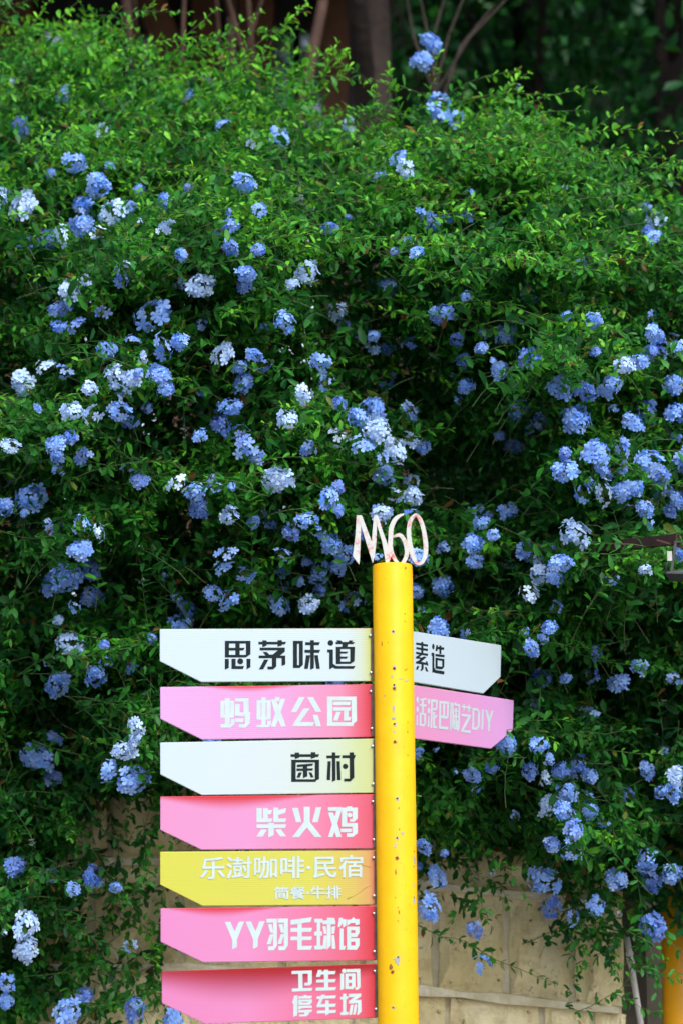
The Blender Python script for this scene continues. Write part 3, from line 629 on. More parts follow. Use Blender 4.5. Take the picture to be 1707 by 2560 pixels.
# leaf template: base, two sections, tip; folded along the midrib
LT = np.array([(0, 0, 0), (.34, .36, .10), (.34, 0, 0), (.34, -.36, .10), (.74, .47, .12), (.74, 0, 0), (.74, -.47, .12), (1, 0, 0.0)])
LF = [(0, 2, 1), (0, 3, 2), (1, 2, 5, 4), (2, 3, 6, 5), (4, 5, 7), (5, 6, 7)]
LTOT = np.array([len(f) for f in LF]); LIDX = np.concatenate([np.array(f) for f in LF])
def leaf_cloud(pos, dirv, nrm, L, W, bend, col, name, mat):
    """one mesh made of many leaves (numpy)"""
    n = len(pos)
    y = np.cross(nrm, dirv); y /= np.linalg.norm(y, axis=1)[:, None] + 1e-9; z = np.cross(dirv, y)
    t = LT[None]; lx = t[..., 0] * L[:, None]; ly = t[..., 1] * W[:, None]
    lz = t[..., 2] * W[:, None] * 1.1 - bend[:, None] * L[:, None] * t[..., 0] ** 2
    V = pos[:, None] + lx[..., None] * dirv[:, None] + ly[..., None] * y[:, None] + lz[..., None] * z[:, None]
    me = bpy.data.meshes.new(name); me.vertices.add(n * 8); me.vertices.foreach_set('co', V.astype(np.float32).ravel())
    idx = (np.arange(n)[:, None] * 8 + LIDX[None]).ravel(); me.loops.add(len(idx)); me.loops.foreach_set('vertex_index', idx.astype(np.int32))
    tot = np.tile(LTOT, n); st = np.concatenate([[0], np.cumsum(tot)[:-1]])
    me.polygons.add(len(tot)); me.polygons.foreach_set('loop_start', st.astype(np.int32)); 
    me.update(calc_edges=True)
    a = me.attributes.new('col', 'FLOAT_COLOR', 'POINT')
    c4 = np.ones((n, 8, 4), np.float32); c4[..., :3] = col[:, None, :]; a.data.foreach_set('color', c4.ravel())
    me.materials.append(mat); return me

DARK = np.array([0.007, 0.058, 0.020]); MID = np.array([0.036, 0.230, 0.020]); YOUNG = np.array([0.190, 0.560, 0.030]); BROWN = np.array([0.16, 0.075, 0.025]); OLIVE = np.array([0.10, 0.15, 0.02])  # DARK leans bluish for the hue of leaves in shade
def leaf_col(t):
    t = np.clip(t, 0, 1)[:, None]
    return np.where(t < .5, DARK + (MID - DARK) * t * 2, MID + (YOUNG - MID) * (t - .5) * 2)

class Shoots:
    def __init__(s): s.p = []; s.d = []; s.n = []; s.L = []; s.t = []; s.front = []; s.stem = MB()
    def grow(s, path, rad, young, size, front, outn, stem=True, bare=0.25, gap=0.021):
        """leaves in small bunches along a path (k x 3)"""
        seg = np.linalg.norm(np.diff(path, axis=0), axis=1); cum = np.concatenate([[0], np.cumsum(seg)]); tot = cum[-1]
        k = max(3, int(tot * (1 - bare) / gap)); a = np.linspace(tot * bare, tot, k) + rng.uniform(-.004, .004, k); a = np.clip(a, 0, tot)
        pt = np.stack([np.interp(a, cum, path[:, i]) for i in range(3)], -1)
        tg = np.gradient(path, axis=0); tg = np.stack([np.interp(a, cum, tg[:, i]) for i in range(3)], -1); tg /= np.linalg.norm(tg, axis=1)[:, None] + 1e-9
        ph = rng.uniform(0, 6.28); f = np.linspace(0, 1, k)
        m_ = rng.integers(2, 5, k); m_[-2:] = 4; i = np.repeat(np.arange(k), m_); j = np.concatenate([np.arange(q_) for q_ in m_]); n = len(i); fi = f[i]
        x = np.cross(tg, (0.2, 0.3, 0.93)); x /= np.linalg.norm(x, axis=1)[:, None] + 1e-9; y = np.cross(tg, x)
        ang = ph + i * 2.4 + j * .9 + rng.uniform(-.5, .5, n)
        rdl = x[i] * np.cos(ang)[:, None] + y[i] * np.sin(ang)[:, None]
        sp = np.where(fi < .93, rng.uniform(.55, 1.1, n), rng.uniform(.2, .6, n))
        d = tg[i] * rng.uniform(.35, .8, n)[:, None] + rdl * sp[:, None] + np.array([0, 0, -.10]); d /= np.linalg.norm(d, axis=1)[:, None]
        nr = np.array([0, 0, .70]) + outn * .65 + rng.normal(0, .34, (n, 3))
        L = size * np.where(j == 0, 1.0, rng.uniform(.45, .85, n)) * rng.uniform(.75, 1.2, n) * (1 - .45 * fi ** 2.5)
        s.p.append(pt[i]); s.d.append(d); s.n.append(nr); s.L.append(L); s.front.append(np.full(n, front))
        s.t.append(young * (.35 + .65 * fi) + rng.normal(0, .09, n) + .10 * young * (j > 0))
        if stem: s.stem.tube(path[:: max(1, len(path) // 5)] if len(path) > 6 else path, np.linspace(rad, rad * .4, len(path[:: max(1, len(path) // 5)] if len(path) > 6 else path)), 4, False)

def arch(tip, d0, length, sag, n=7):
    """path that starts along d0, bends down and ends at tip"""
    p = [np.zeros(3)]; d = d0 / np.linalg.norm(d0)
    for i in range(n - 1):
        p.append(p[-1] + d * length / (n - 1)); d = d + np.array([0, 0, -sag]) / (n - 1) + rng.normal(0, .09, 3); d /= np.linalg.norm(d)
    p = np.array(p); return p - p[-1] + tip

SH = {True: Shoots(), False: Shoots()}
tips = {True: [], False: []}
NS = 6600
cnt = 0
for _ in range(60000):
    if cnt >= NS: break
    u = rng.uniform(-380, 2080); v_ = rng.uniform(-20, 2720)
    tl, bl = float(topline(u)), float(botline(u))
    if v_ < tl + rng.exponential(70 if u < 820 else 16): continue
    if v_ > bl - rng.exponential(45):
        dens = 0.36 if (90 < u < 430 and v_ < 2640) else (0.30 if (1230 < u < 1650 and v_ < bl + 170) else (0.07 if v_ < bl + 180 else 0))
        if rng.uniform() > dens: continue
    if u > 1625 and v_ > 2080 and rng.uniform() < .93: continue
    off_frame = u < -90 or u > 1800
    if off_frame and rng.uniform() < 0.75: continue
    lum = float(lumps(u, v_))
    if lum > 0.06 and rng.uniform() < min(.75, lum * 4.5): continue
    ys = float(surf(u, v_)); e = 18.0
    pp = Pv(np.array([u, u + e, u]), np.array([v_, v_, v_ - e]), np.array([ys, float(surf(u + e, v_)), float(surf(u, v_ - e))]))
    a_, b_2 = pp[1] - pp[0], pp[2] - pp[0]; nrm = np.cross(a_, b_2); nrm /= np.linalg.norm(nrm)
    if nrm[1] > 0: nrm = -nrm
    back = rng.exponential(.11) - .05
    front = back < .03
    tip = P(u, v_, ys + back)
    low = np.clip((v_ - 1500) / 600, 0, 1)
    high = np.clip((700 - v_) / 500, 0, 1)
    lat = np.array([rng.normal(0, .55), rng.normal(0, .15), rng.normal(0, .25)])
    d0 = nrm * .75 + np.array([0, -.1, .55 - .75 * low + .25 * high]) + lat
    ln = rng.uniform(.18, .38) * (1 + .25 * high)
    young = np.clip(.46 + .30 * high + rng.normal(0, .15) - .10 * low, .08, 1.0)  # new growth plus painted top light: paler high up, darker low down
    if back > .1: young *= .6  # sprigs set further back toned darker, shade put into the leaf colour
    path = arch(tip, d0, ln, rng.uniform(.5, 1.5))
    lf = bool(left_of(u, v_))
    SH[lf].grow(path, .0011, young, rng.uniform(.040, .062), front, nrm, stem=front, gap=0.0245)
    if front: tips[lf].append((tip, nrm, path[-1] - path[-2]))
    cnt += 1

# long whips that stand out from the mass: photograph px points with depth offset from the surface, then size, youth
whips = [([(40, 200), (80, 120), (150, 60), (230, -10)], 0, .9), ([(280, 200), (340, 130), (430, 90), (520, 85)], 0, .9), ([(420, 200), (500, 120), (600, 60), (660, 30)], 0, .85), ([(560, 210), (640, 120), (720, 70), (770, 20)], 0, .95), ([(660, 240), (750, 170), (820, 130), (860, 150)], 0, .95), ([(720, 300), (800, 230), (850, 200), (880, 160)], 0, .95), ([(130, 180), (180, 110), (260, 60), (300, 0)], 0, .85), ([(350, 230), (420, 150), (480, 60), (540, 20)], 0, .8), ([(900, 330), (930, 270), (935, 215)], 0, .85), ([(1180, 300), (1240, 240), (1290, 190)], 0, .9), ([(1380, 380), (1460, 330), (1550, 270)], 0, .9), ([(1480, 420), (1560, 400), (1650, 400), (1715, 420)], 0, .85),
         ([(1250, 330), (1330, 318), (1420, 325), (1520, 322), (1640, 318), (1720, 330)], -.05, .9), ([(1330, 440), (1430, 420), (1520, 400), (1600, 385), (1700, 365)], -.05, .85),
         ([(1560, 520), (1620, 490), (1690, 450), (1720, 425)], -.1, .8), ([(1150, 330), (1210, 270), (1270, 210), (1318, 178)], 0, .9), ([(1010, 330), (1000, 260), (985, 200), (975, 160)], 0, .85),
         ([(1035, 320), (1050, 260), (1072, 215), (1085, 130)], 0, .8), ([(960, 300), (970, 240), (965, 180)], 0, .8),
         ([(600, 260), (690, 190), (790, 150), (830, 110)], 0, .9), ([(480, 250), (600, 210), (700, 60), (760, 5)], 0, .85), ([(700, 320), (770, 240), (840, 150), (865, 120)], 0, .9),
         ([(100, 210), (200, 150), (300, 90), (330, 40)], 0, .9), ([(0, 160), (60, 90), (100, 40), (130, 10)], 0, .85), ([(230, 230), (330, 190), (420, 170), (520, 150)], 0, .95), ([(330, 300), (450, 290), (560, 270), (640, 300)], -.1, .9),
         ([(560, 220), (640, 200), (720, 170), (800, 190), (860, 150)], 0, .9), ([(200, 110), (280, 90), (330, 50), (370, 15)], 0, .8),
         ([(840, 1000), (900, 960), (980, 920), (1060, 918), (1120, 945)], -.1, .85), ([(760, 560), (820, 600), (880, 620), (930, 640)], -.12, .95), ([(520, 640), (580, 600), (640, 570), (700, 560)], -.12, .9),
         ([(1250, 760), (1330, 790), (1420, 830), (1530, 870)], -.12, .95), ([(1120, 760), (1200, 740), (1290, 780), (1370, 810)], -.12, .9),
         ([(20, 760), (90, 860), (110, 900)], -.1, .7), ([(120, 860), (200, 862), (290, 870)], -.15, .6),
         ([(70, 1150), (75, 1250), (60, 1400), (35, 1560), (10, 1700)], -.12, .5), ([(960, 1180), (1010, 1230), (1030, 1290)], -.1, .7), ([(1060, 1260), (1150, 1290), (1260, 1280), (1330, 1310)], -.1, .6),
         ([(1150, 1330), (1240, 1400), (1300, 1430)], -.1, .75), ([(1400, 1560), (1480, 1640), (1540, 1680)], -.1, .6),
         ([(1060, 2040), (1120, 2060), (1200, 2130), (1290, 2170), (1330, 2260)], .0, .55), ([(1160, 2350), (1240, 2390), (1330, 2430), (1400, 2455)], .05, .4), ([(1300, 2360), (1370, 2330), (1440, 2290), (1520, 2240)], .05, .4),
         ([(1030, 2310), (1100, 2340), (1150, 2345), (1250, 2410)], .0, .4), ([(1440, 2530), (1500, 2500), (1560, 2460), (1590, 2410)], .02, .4), ([(1530, 2480), (1600, 2505), (1650, 2520)], -.1, .55),
         ([(1590, 2180), (1610, 2300), (1640, 2420), (1655, 2540)], -.1, .4), ([(1660, 2330), (1690, 2370), (1720, 2410)], -.25, .45), ([(1600, 2420), (1650, 2450), (1700, 2450)], -.25, .45), ([(1560, 2330), (1620, 2360), (1660, 2390)], -.2, .55),
         ([(300, 2260), (350, 2220), (400, 2180), (440, 2150)], -.15, .35), ([(150, 2060), (220, 2110), (280, 2200), (300, 2260)], -.05, .3), ([(200, 2180), (280, 2230), (360, 2300), (410, 2330)], -.05, .3), ([(140, 2300), (220, 2330), (320, 2380), (380, 2400)], -.1, .35), ([(60, 2440), (150, 2430), (240, 2400), (330, 2440)], -.1, .3), ([(150, 2500), (230, 2520), (330, 2500), (400, 2560)], -.1, .3), ([(210, 2000), (260, 2080), (330, 2100), (390, 2070)], -.05, .25), ([(100, 2170), (160, 2210), (220, 2220), (280, 2240)], -.08, .35), ([(330, 2470), (360, 2520), (400, 2590)], -.1, .3), ([(100, 2260), (200, 2290), (290, 2330)], -.05, .25), ([(230, 2420), (300, 2450), (380, 2480)], -.05, .25), ([(240, 2330), (290, 2360), (350, 2440)], -.02, .2)]
for _ in range(430):
    u = rng.uniform(-150, 1850); v_ = rng.uniform(float(topline(u)) + 20, 1900 if rng.uniform() < .4 else 700)
    a = rng.uniform(-.35, .35) + (math.pi if rng.uniform() < .45 else 0); ln = rng.uniform(90, 260); up = rng.uniform(.1, .55) * ln * (1 if v_ < 1300 else -.4)
    t = np.linspace(0, 1, 4); whips.append(([(u + math.cos(a) * ln * q_, v_ - up * (q_ * 1.5 - q_ * q_ * .9) + math.sin(a) * ln * q_ * .4) for q_ in t], -rng.uniform(.06, .20), rng.uniform(.55, 1.0) - .2 * (v_ > 1200)))  # lower shoots toned darker too, following the painted top light
for pts, off, young in whips:
    pts = np.array(pts, float); k = len(pts); t = np.linspace(0, k - 1, 4 * k)
    u = np.interp(t, range(k), pts[:, 0]); v_ = np.interp(t, range(k), pts[:, 1])
    y0 = surf(pts[:, 0], np.maximum(pts[:, 1], topline(pts[:, 0]) + 20)).mean()
    path = Pv(u, v_, np.full_like(u, min(y0 + off, WALL_Y - .14)) - .06 * np.sin(np.linspace(0, 3.1, len(u))))
    path = path + np.cumsum(rng.normal(0, .0025, path.shape), 0)
    lf = bool(left_of(u.mean(), v_.mean()))
    SH[lf].grow(path, .0016, young, .045, True, np.array([0, -.8, .6]), True, .02, .030)
    tips[lf].append((path[-1], np.array([0, -.8, .6]), path[-1] - path[-2]))

# older leaves deeper inside the shrubs, toned darker to paint shade into the gaps
NI = 80000
u = rng.uniform(-420, 2120, NI); v_ = rng.uniform(0, 2500, NI)
ok = (v_ > topline(u) + np.where(u < 820, 150, 60)) & (v_ < botline(u) - rng.exponential(60, NI) - 30); u, v_ = u[ok], v_[ok]
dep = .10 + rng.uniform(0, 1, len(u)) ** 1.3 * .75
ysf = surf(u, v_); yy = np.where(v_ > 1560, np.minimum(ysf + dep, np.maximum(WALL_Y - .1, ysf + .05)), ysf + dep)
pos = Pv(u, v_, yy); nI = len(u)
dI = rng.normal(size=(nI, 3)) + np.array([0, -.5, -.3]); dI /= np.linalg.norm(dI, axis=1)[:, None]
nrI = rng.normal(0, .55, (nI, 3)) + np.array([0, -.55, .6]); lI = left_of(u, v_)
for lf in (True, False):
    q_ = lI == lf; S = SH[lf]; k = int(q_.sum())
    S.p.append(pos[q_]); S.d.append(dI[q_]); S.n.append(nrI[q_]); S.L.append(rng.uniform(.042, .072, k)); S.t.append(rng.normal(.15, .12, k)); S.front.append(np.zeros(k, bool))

roots = {True: thing('plumbago_shrub', (-1.0, WALL_Y + .45, TERR), 'dense blue flowering plumbago shrub spilling over the stone wall behind the seven stacked boards', 'shrub', 'plumbago shrubs over the wall'),
         False: thing('plumbago_shrub', (0.9, WALL_Y + .45, TERR), 'blue flowering plumbago shrub cascading around the rusty lamp arm and the orange pole', 'shrub', 'plumbago shrubs over the wall')}
def mat_from(pos, d, n):
    d = Vector(d).normalized(); y = Vector(n).cross(d).normalized(); z = d.cross(y)
    return Matrix(((d.x, y.x, z.x, pos[0]), (d.y, y.y, z.y, pos[1]), (d.z, y.z, z.z, pos[2]), (0, 0, 0, 1)))
leaf_meshes = []
for i in range(8):
    bnd = 0.05 + .05 * i; mb = MB()
    mb.add([(x, y * .40, z * .44 - bnd * x * x) for x, y, z in LT], LF)
    me = mb.mesh('leaf', True); me.materials.append(M_LEAFO); leaf_meshes.append(me)
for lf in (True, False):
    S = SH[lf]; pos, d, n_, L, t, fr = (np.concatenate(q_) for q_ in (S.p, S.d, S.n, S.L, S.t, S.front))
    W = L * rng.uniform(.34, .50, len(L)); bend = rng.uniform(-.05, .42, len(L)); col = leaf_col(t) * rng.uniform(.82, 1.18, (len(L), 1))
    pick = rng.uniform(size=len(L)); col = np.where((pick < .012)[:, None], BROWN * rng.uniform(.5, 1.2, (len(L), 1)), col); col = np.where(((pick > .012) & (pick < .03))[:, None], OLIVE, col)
    d /= np.linalg.norm(d, axis=1)[:, None]
    score = np.where(fr, L / pos[:, 1], 0); uu = pos[:, 0] / pos[:, 1] * FPX * CP + 853
    score = np.where((uu > 0) & (uu < 1707), score, 0)
    top300 = np.argsort(-score)[:300]; keep = np.ones(len(L), bool); keep[top300] = False
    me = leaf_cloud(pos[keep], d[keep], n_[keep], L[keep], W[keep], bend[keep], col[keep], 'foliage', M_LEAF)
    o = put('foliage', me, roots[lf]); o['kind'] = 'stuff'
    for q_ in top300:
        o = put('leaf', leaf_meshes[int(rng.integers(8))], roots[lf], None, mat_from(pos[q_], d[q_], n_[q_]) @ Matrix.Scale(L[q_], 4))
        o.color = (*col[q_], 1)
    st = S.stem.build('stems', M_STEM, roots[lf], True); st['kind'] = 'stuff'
    print('leaves', len(L))

# woody branches inside the shrubs, rooted in the terrace
for lf, x0, x1 in ((True, -1.9, .15), (False, .25, 1.9)):
    for i in range(13):
        x = x0 + (x1 - x0) * (i + rng.uniform(.2, .8)) / 13; p0 = np.array([x, WALL_Y + rng.uniform(.3, .8), TERR - .05])
        uu = 853 + x / 8.2 * FPX; vv = rng.uniform(500, 1900)
        p3 = P(uu + rng.uniform(-120, 120), vv, float(surf(uu, vv)) + .25)
        p1 = p0 + np.array([rng.uniform(-.1, .1), -.05, rng.uniform(.35, .8) if p3[2] > TERR - .2 else .35]); p2 = (p1 + p3) / 2 + np.array([0, -.05, .22])
        tt = np.linspace(0, 1, 9)[:, None]
        path = (1 - tt) ** 3 * p0 + 3 * (1 - tt) ** 2 * tt * p1 + 3 * (1 - tt) * tt ** 2 * p2 + tt ** 3 * p3
        mb = MB(); mb.tube(path, np.linspace(.014, .004, 9), 6); mb.build('branch', M_WOOD, roots[lf], True)

# --- flower heads
def petal_polys(mb, c, nrm, size, rot, tones, tone, r):
    nrm = nrm / np.linalg.norm(nrm); x = np.cross(nrm, (0.12, 0.31, .94)); x /= np.linalg.norm(x); y = np.cross(nrm, x)
    for k in range(5):
        a = rot + k * 2 * math.pi / 5 + r.uniform(-.12, .12); d = x * math.cos(a) + y * math.sin(a); s_ = np.cross(nrm, d)
        cup = r.uniform(-.12, .22); sz = size * r.uniform(.9, 1.1)
        def pt(l, w): return c + d * l * sz + s_ * w * sz + nrm * sz * (cup * l * l * 1.0 - abs(w) * .12)
        vs_ = [pt(.05, .06), pt(.05, -.06), pt(.55, -.30), pt(.88, -.27), pt(.97, 0), pt(.88, .27), pt(.55, .30), pt(.5, 0)]
        mb.add(vs_, [(0, 1, 7), (1, 2, 7), (2, 3, 7), (3, 4, 7), (4, 5, 7), (5, 6, 7), (6, 0, 7)]); tones += [tone * .8] * 2 + [tone] * 5 + [tone * .75]
def flower_mesh(kind, seed):
    r = np.random.default_rng(seed); mb = MB(); tones = []; mb2 = MB()
    # head of unit radius; +Z points outwards
    dirs = []
    n_ = {'A': 27, 'B': 19, 'C': 9, 'D': 3}[kind]
    for i in range(200):
        if len(dirs) >= n_: break
        th = math.acos(1 - r.uniform(0, 1.12)); ph = r.uniform(0, 6.28)
        if kind == 'B' and (th < .42 or 0 < ph < .7): continue
        d = np.array([math.sin(th) * math.cos(ph), math.sin(th) * math.sin(ph), math.cos(th) * .85])
        if any(np.linalg.norm(d - q_) < {'A': .34, 'B': .36, 'C': .4, 'D': .5}[kind] for q_ in dirs): continue
        dirs.append(d)
    for d in dirs:
        rad = r.uniform(.72, 1.0) if kind != 'C' else r.uniform(.6, 1.05)
        if kind == 'D': rad = r.uniform(.3, .8)
        c = d * rad; nrm = d + r.normal(0, .28, 3)
        petal_polys(mb, c, nrm, r.uniform(.38, .46), r.uniform(0, 6.28), tones, float(np.clip(r.normal(.55, .25), 0, 1)), r)
        mb2.tube([np.array([0, 0, -.25]) + d * .1, d * rad * .55 + np.array([0, 0, -.04]), c], [.02, .016, .02], 3, False)
    # calyx tuft in the middle and the stalk that carries the head
    for i in range(16):
        th = math.acos(1 - r.uniform(0, .9)); ph = r.uniform(0, 6.28); d = np.array([math.sin(th) * math.cos(ph), math.sin(th) * math.sin(ph), math.cos(th)])
        mb2.tube([np.array([0, 0, -.2]), d * r.uniform(.35, .6)], [.035, .018], 3, False)
    mb2.tube([(0, 0, -.15), (.05, 0, -1.0), (.0, .10, -1.7), (-.08, .2, -2.4)], [.03, .025, .025, .02], 4, False)
    nv = len(mb.v); nf = len(mb.f); mb.add(mb2.v, mb2.f); me = mb.mesh('flower_cluster', False)
    me.materials.append(M_PETAL); me.materials.append(M_STALK)
    me.polygons.foreach_set('material_index', [0] * nf + [1] * (len(mb.f) - nf))
    a = me.attributes.new('tone', 'FLOAT', 'POINT'); a.data.foreach_set('value', tones + [0.5] * (len(mb.v) - nv)); return me
FM = {k: [flower_mesh(k, 100 * i + ord(k)) for i in range(c_)] for k, c_ in (('A', 6), ('B', 5), ('C', 5), ('D', 3))}
FL = """990,100,60Ab 965,142,65Ab 1190,200,22Dp 1010,250,75Bb 1045,275,50Cb 30,190,28Dp 155,215,45Cb 48,292,55Ad 437,220,38Cb 237,300,45Cp 515,290,45Cb 575,332,35Dp 642,315,55Bb 803,287,38Cp 170,375,60Bb 250,380,30Cd
225,425,75Ab 378,462,45Ad 562,420,58Ab 55,475,78Bp 258,490,70Bp 190,520,70Ab 145,540,50Cp 60,560,60Ad 110,555,50Ad 387,525,45Cp 323,510,24Dp 530,520,50Ad 530,570,45Ad 755,525,40Ad 930,390,50Bp 870,410,50Cd 1075,445,40Db 985,510,50Ad 1070,500,40Cd
955,580,45Ab 935,550,28Dd 1297,430,20Dp 1505,505,50Bp 1500,545,50Ab 1325,610,45Cd 890,660,50Ad 1210,680,60Cd 1018,725,65Ad 1160,770,60Ab 1105,800,40Ab 1143,850,60Ab 1070,888,45Ab 1362,735,45Ab 1497,768,58Ab 1560,800,50Ab 1432,840,55Bp
1285,890,75Ab 1400,890,70Bb 1322,965,75Ab 1188,940,55Ab 1240,970,50Cb 1180,1025,45Ad 1450,970,55Ab 1485,945,60Cd 1545,885,60Bb 1550,950,60Ab 1365,1040,75Ab 1380,1075,45Ab 1430,1030,50Cd 1300,1083,75Ab 1490,1060,70Bb 1510,1090,60Ad
1340,1135,50Cb 1385,1130,60Cp 1430,1130,65Ab 1480,1170,55Ab 1555,1150,50Ab 1520,1120,50Cd 1320,1228,70Bp 1285,1295,60Ab 1255,1260,45Ad 1205,1265,50Ab 1240,1320,55Ap 1215,1365,55Cp 1105,1200,45Bb 1085,1250,55Ab 1165,1175,50Bb 1405,1330,30Cb
1478,1308,38Cp 1560,1270,40Ad 1015,1348,55Ab 955,1360,40Ab 1005,1440,55Ab 1260,1442,42Ab 1220,1490,45Ab 1365,1500,45Ad 1240,1560,60Bd 1230,1620,50Cd 1420,1570,60Ab 1545,1560,40Cd 1160,1710,60Ab 1085,1780,45Ab 1215,1770,45Ab 1325,1760,55Bd
1355,1640,45Cb 1485,1770,45Ab 1300,1820,60Bb 1255,1850,55Ap 1290,1860,50Ab 1315,1905,50Ad 1355,1863,45Ab 1440,1830,40Cd 1550,1780,50Ap 1545,1820,45Ab 1310,1960,50Cb 1540,2005,60Ab 1485,1975,60Bb 1412,2022,60Ab 1250,2022,70Bb 1265,2085,60Ad
1315,2105,45Cd 1090,2135,50Ad 1105,2218,50Cb 1000,2015,60Ab 985,2088,60Ab 972,1943,40Ab 1130,2002,22Dp 1340,2065,22Dp 1420,2100,22Dp 1500,2130,70Ad 960,1730,30Ab
705,625,60Bp 565,630,55Ab 460,660,80Ap 420,650,35Cb 290,605,28Dp 275,635,50Cd 160,670,60Bp 140,710,60Ad 180,750,55Cd 350,725,85Bb 775,715,50Bp 790,750,40Ad 655,740,60Bb 415,785,50Ab 370,800,60Cd 247,805,55Ab 512,815,65Bp 600,835,45Cd
735,830,65Cb 860,795,45Cb 890,800,40Ad 945,790,40Cd 55,880,70Ap 150,855,45Cd 265,865,65Bp 305,870,60Ap 365,860,60Ab 380,890,50Cd 560,880,60Ab 695,905,48Cp 750,880,40Cb 530,935,55Bb 505,975,60Ad 455,945,35Cd 165,945,55Bp 215,955,55Cp
275,945,60Bb 300,970,45Ad 460,1000,45Bb 660,963,60Bp 130,1020,55Ab 25,1025,50Bp 190,1050,50Cd 855,945,75Ab 865,985,75Ap 780,1005,50Cp 820,960,60Ab 905,1035,70Bp 940,1010,50Cp 835,1030,60Cb 700,1030,55Cd 570,1025,70Cd 590,1050,50Cd
637,1103,78Ap 755,1145,55Bb 410,1110,50Cp 450,1130,50Bb 460,1165,60Ad 490,1105,40Ad 320,1105,55Ad 530,1185,55Bp 705,1195,48Bb 670,1225,45Ad 620,1190,50Cd 880,1095,50Ad 905,1135,40Cp 948,1140,50Ap 875,1180,55Ap 75,1145,80Ab 15,1165,50Ab
185,1205,55Cb 228,1222,40Cp 105,1198,28Dp 35,1100,35Ad 760,1250,55Ab 790,1275,55Ab 735,1315,60Bb 520,1275,50Cb 515,1310,50Cb 650,1310,40Ad 560,1320,50Cd 640,1390,55Bb 710,1390,58Ap 530,1380,60Cb 430,1400,60Ad 415,1435,55Bb 810,1385,60Cd
155,1325,80Ab 120,1345,65Ab 210,1310,55Ad 205,1365,28Dp 380,1320,35Db 165,1480,65Bp 220,1553,60Ab 132,1573,60Ab 245,1520,35Cd 315,1668,50Cp 285,1725,55Ap 85,1740,75Ab 245,1770,60Cb 305,1790,80Ab 75,1935,28Dp 35,1990,60Ad 215,2015,60Ad
60,2125,65Bp 62,2180,68Ap 10,2140,24Dp 300,2175,45Db 15,2260,45Bb 15,2300,40Ab 195,2285,45Ad 155,2325,70Ab 310,2320,60Ad 400,2345,60Ab 960,1280,50Ab 490,1700,50Ab 500,1850,45Ab 770,1570,60Ab
-60,700,60Ab -120,1000,65Bp -70,1400,60Ab -150,600,50Cb 1640,900,60Ab 1690,1100,60Bb 1630,1350,55Ab 1660,1600,50Ab 1720,700,50Cb"""
TONE = {'p': (0.50, 0.70, 0.95), 'b': (0.15, 0.37, 0.90), 'd': (0.055, 0.19, 0.70)}  # besides age, pale carries sunlight and deep carries shade in the petal colour
import re
heads = [re.match(r'(-?\d+),(\d+),(\d+)([ABCD])([pbd])', tok).groups() for tok in FL.split()]
extra = random.Random(4)
for h in list(heads):                                  # smaller heads that open beside the big ones
    if h[3] in 'AB' and 360 < int(h[1]) < 2050 and extra.random() < .95 and int(h[0]) > 0:
        a = extra.uniform(0, 6.28); rr = extra.uniform(.7, 1.5) * int(h[2]); k = extra.choice('AABCCD')
        for _ in range(1 if extra.random() < (.75 if int(h[0]) < 980 else .35) else 2):
          a += 2; heads.append((int(h[0]) + math.cos(a) * rr, int(h[1]) + math.sin(a) * rr * .8, extra.uniform(.45, .85) * int(h[2]), k, extra.choice('ddb' if h[4] != 'p' else 'bdp')))
for x, y, s_, k, t in heads:
    u, v_ = float(x) * 1.0887, float(y) * 1.0887; size = float(s_) * 1.0887
    ys = float(surf(u, max(v_, topline(u) + 10))) + {'p': -.25, 'b': -.21, 'd': -.11}[t] + rng.uniform(-.02, .02)
    if v_ > 2000: ys = min(ys, WALL_Y - .22)
    if v_ < 300: ys += .06
    c = P(u, v_, ys); lf = bool(left_of(u, v_))
    nrm = Vector((rng.normal(0, .35), -1, rng.normal(.30, .28))).normalized()
    M = Matrix.Translation(Vector(c)) @ nrm.to_track_quat('Z', 'Y').to_matrix().to_4x4() @ Matrix.Rotation(rng.uniform(0, 6.28), 4, 'Z') @ Matrix.Diagonal((rng.uniform(.92, 1.22), rng.uniform(.78, 1.0), rng.uniform(.65, .95), 1)) @ Matrix.Scale(size * ys / FPX * .47 * {'A': 1, 'B': 1.05, 'C': 1.1, 'D': 1.25}[k], 4)
    o = put('flower_cluster', FM[k][int(rng.integers(len(FM[k])))], roots[lf], None, M)
    cc = np.array(TONE[t]) * rng.uniform(.9, 1.06); o.color = (*np.clip(cc, 0, 1), 1)

# --- olive bud spikes left after flowering
def bud_mesh(seed):
    r = np.random.default_rng(seed); mb = MB()
    for i in range(22):
        f = i / 21; a = i * 2.4; d = np.array([math.cos(a), math.sin(a), .75 + .8 * f]); d /= np.linalg.norm(d)
        p = np.array([0, 0, f * .9]); mb.tube([p, p + d * r.uniform(.28, .42)], [.04, .012], 3, False)
    mb.tube([(0, 0, -.8), (0, 0, .9)], [.03, .03], 4, False)
    me = mb.mesh('bud_spike', True); me.materials.append(M_BUD); return me
BM = [bud_mesh(i) for i in range(4)]
for lf in (True, False):
    T = tips[lf]; sel = rng.choice(len(T), min(len(T), 150 if lf else 110), False)
    for i in sel:
        tip, nrm, d = T[i]; d = Vector(d).normalized()
        M = Matrix.Translation(Vector(tip) + d * .005) @ (d + Vector(nrm) * .4).to_track_quat('Z', 'Y').to_matrix().to_4x4() @ Matrix.Scale(rng.uniform(.018, .032), 4)
        put('bud_spike', BM[int(rng.integers(4))], roots[lf], None, M)

